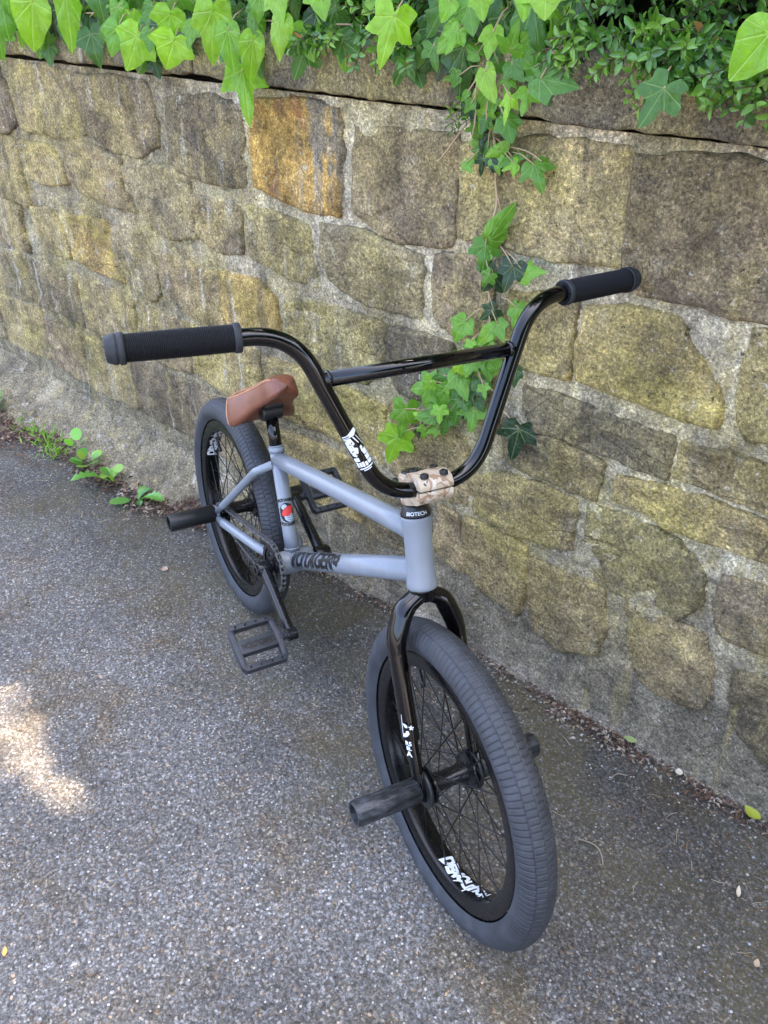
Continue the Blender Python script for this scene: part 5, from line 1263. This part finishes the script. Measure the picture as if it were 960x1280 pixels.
for (x, y, L_, lx, ly) in gg_:
    d = Vector((lx*.7, ly, .8)).normalized(); sd2 = d.orthogonal().normalized(); p = Vector((x, y, 0)); w = .0022+.003*wr.random()
    vs = [p-sd2*w*.5, p+sd2*w*.5, p+d*L_*.6+sd2*w*.8, p+d*L_+Vector((lx, ly, -.3))*.006, p+d*L_*.6-sd2*w*.8]; b.faces.new([b.verts.new(v) for v in vs])
o = obj('grassy_weeds', b, flatleaf, kind='stuff'); o.matrix_world = Matrix.Translation(ground_at(-1.17, .175)) @ Matrix.Rotation(WYAW-.15, 4, 'Z'); o.color = (.24, .42, .07, 1)

def scatter(name, n, gen, mat, seed, shape):
    r = random.Random(seed); vs, fs, cols = [], [], []
    for k in range(n):
        g_ = gen(r)
        if g_ is None: continue
        p, s, c = g_; v0 = len(vs); sv, sf = shape(r, s)
        q = Matrix.Rotation(r.uniform(0, 6.3), 3, 'Z')
        vs += [tuple(p+q @ Vector(v)) for v in sv]; fs += [tuple(i+v0 for i in f) for f in sf]; cols += [c]*len(sv)
    me = bpy.data.meshes.new(name); me.from_pydata(vs, [], fs); at = me.color_attributes.new('tint', 'FLOAT_COLOR', 'POINT'); at.data.foreach_set('color', [x for c in cols for x in c])
    return obj(name, me, mat, None, kind='stuff')
def pebble(r, s):
    a = [r.uniform(.6, 1) for _ in range(6)]
    return [(s*a[0], 0, s*.2), (0, s*a[1], s*.1), (-s*a[2], 0, s*.25), (0, -s*a[3], s*.1), (s*.1*a[4], 0, s*.62*a[5]), (0, 0, -s*.3)], [(0, 1, 4), (1, 2, 4), (2, 3, 4), (3, 0, 4), (1, 0, 5), (2, 1, 5), (3, 2, 5), (0, 3, 5)]
def flake(r, s):
    w = s*r.uniform(.25, .6); z1, z2 = r.uniform(-.2, .5)*s, r.uniform(0, .6)*s
    return [(0, -s, s*.15), (w, 0, z1+s*.2), (0, s, s*.15), (-w, 0, z2+s*.15)], [(0, 1, 2), (0, 2, 3)]
def needle(r, s):
    bz = r.uniform(.05, .3)*s; bx = r.uniform(-.3, .3)*s; w = s*.035
    return [(-w, -s, .002), (w, -s, .002), (bx+w, 0, bz+.002), (bx-w, 0, bz+.002), (w*.5, s, .002), (-w*.5, s, .002)], [(0, 1, 2, 3), (3, 2, 4, 5)]
def near_foot(r):
    u_ = r.uniform(-1.9, 1.5)
    k = (1.0 if u_ > .75 else (.28 if u_ > -.1 else .45))*(1 if noise.noise((u_*9, 3, 1)) > -.1 else .3)
    if r.random() > k: return None
    d = edge_d(u_)+r.gauss(.006, .017); return u_, max(.004, d)
BR = [(.10, .056, .036, 1), (.15, .090, .058, 1), (.075, .045, .034, 1), (.22, .16, .115, 1), (.12, .065, .05, 1), (.30, .235, .17, 1), (.045, .036, .03, 1), (.40, .35, .28, 1), (.05, .04, .03, 1), (.25, .23, .20, 1)]
def gen_foot(r):
    q = near_foot(r)
    if q is None: return None
    return ground_at(*q)+Vector((0, 0, .004)), r.uniform(.0025, .0075), r.choice(BR)
scatter('leaf_litter', 9000, gen_foot, MAT['litter'], 31, flake)
def gen_pile(r):
    c = r.choice(((-1.36, .20, .20, .045), (-1.36, .20, .20, .045), (-1.15, .17, .12, .03), (-1.62, .13, .16, .03), (-.80, .175, .10, .02), (-1.05, .06, .08, .02), (-.42, .09, .10, .04), (-.55, .15, .08, .03)))
    u_, d_ = r.gauss(c[0], c[2]*.6), r.gauss(c[1], c[3]); return ground_at(u_, max(.0, d_))+Vector((0, 0, .010+max(0, .10-d_)*.25)), r.uniform(.004, .011), r.choice(BR[:6])
scatter('leaf_litter', 2600, gen_pile, MAT['litter'], 33, flake)
def gen_grit(r):
    u_ = r.uniform(-2, 1.6); d_ = abs(r.gauss(0, .5))+edge_d(u_); t = r.random()
    if t < .25: d_ = edge_d(u_)+r.gauss(.02, .03)
    g_ = r.uniform(.12, .5); w = r.uniform(.85, 1.12); return ground_at(u_, d_)+Vector((0, 0, .0006)), r.choice((.0012, .0016, .002, .0026, .0036)), (g_*w, g_, g_/w, 1)
scatter('grit', 3600, gen_grit, MAT['grit'], 35, pebble)
def gen_needle(r):
    u_ = r.uniform(-1.8, 1.5); d_ = edge_d(u_)+abs(r.gauss(0, .22)); return ground_at(u_, d_), r.uniform(.006, .016), r.choice(((.30, .17, .08, 1), (.42, .33, .2, 1), (.2, .12, .07, 1), (.5, .43, .3, 1)))
scatter('dry_needles', 420, gen_needle, MAT['litter'], 37, needle)
def fallen(name, lab, cat, u_, d_, L_, w, az, col, curl, z_=.003, shp='l'):
    b = bmesh.new(); n = 10; rows = []
    for i in range(n+1):
        t = i/n; hwid = w*L_*sin(pi*min(1, max(.03, t))**.85)**.8 if shp == 'l' else w*L_
        rows.append([b.verts.new((s*hwid+(0 if shp == 'l' else .25*L_*sin(t*pi)), (t-.5)*L_, curl*L_*((t-.5)**2*1.6+.3*abs(s)*hwid/max(1e-5, w*L_))+(0 if shp == 'l' else .10*L_*sin(t*pi)))) for s in (-1, 0, 1)])
    for a, c in zip(rows, rows[1:]):
        for k in range(2): b.faces.new((a[k], a[k+1], c[k+1], c[k]))
    o = obj(name, smooth(b), MAT['dry'], None, label=lab, category=cat); o.matrix_world = Matrix.Translation(ground_at(u_, d_)+Vector((0, 0, z_))) @ Matrix.Rotation(WYAW+radians(az), 4, 'Z'); o.color = tuple(col)+(1,)
fallen('fallen_leaf', 'yellow green curled leaf lying at the wall foot by the right edge', 'leaf', 1.225, .010, .036, .32, 70, (.32, .36, .035), .5, .012)
fallen('fallen_leaf', 'pale green oval leaf lying in the litter right of the front wheel', 'leaf', .968, .006, .028, .30, 100, (.26, .32, .12), .15, .016)
fallen('dry_stalk', 'thin curved straw stalk lying on the asphalt right of the front tyre', 'straw', 1.05, .282, .062, .012, 75, (.52, .46, .33), .2, .004, 's')
fallen('dry_petal', 'pale forked plant scrap lying on the asphalt near the right edge', 'plant scrap', 1.275, .172, .024, .16, 20, (.60, .52, .40), .5)
fallen('fallen_leaf', 'tan leaf scrap on the asphalt in the lower right corner', 'leaf', 1.35, .27, .016, .3, 10, (.42, .32, .22), .3)
fallen('fallen_leaf', 'orange leaf scrap on the asphalt by the lower left edge', 'leaf', .45, 1.09, .018, .22, 60, (.62, .38, .10), .3)
fallen('fallen_leaf', 'pinkish dry leaf on the asphalt left of the rear wheel', 'leaf', -.24, .313, .022, .4, 40, (.42, .28, .21), .4)
fallen('twig', 'short pale twig on the asphalt between front wheel and wall', 'twig', 1.0, .10, .035, .02, 150, (.42, .36, .28), .2, .004, 's')
fallen('fallen_leaf', 'cream leaf scrap caught in the litter at the right wall foot', 'leaf', 1.08, .012, .018, .4, 30, (.62, .56, .42), .4, .012)
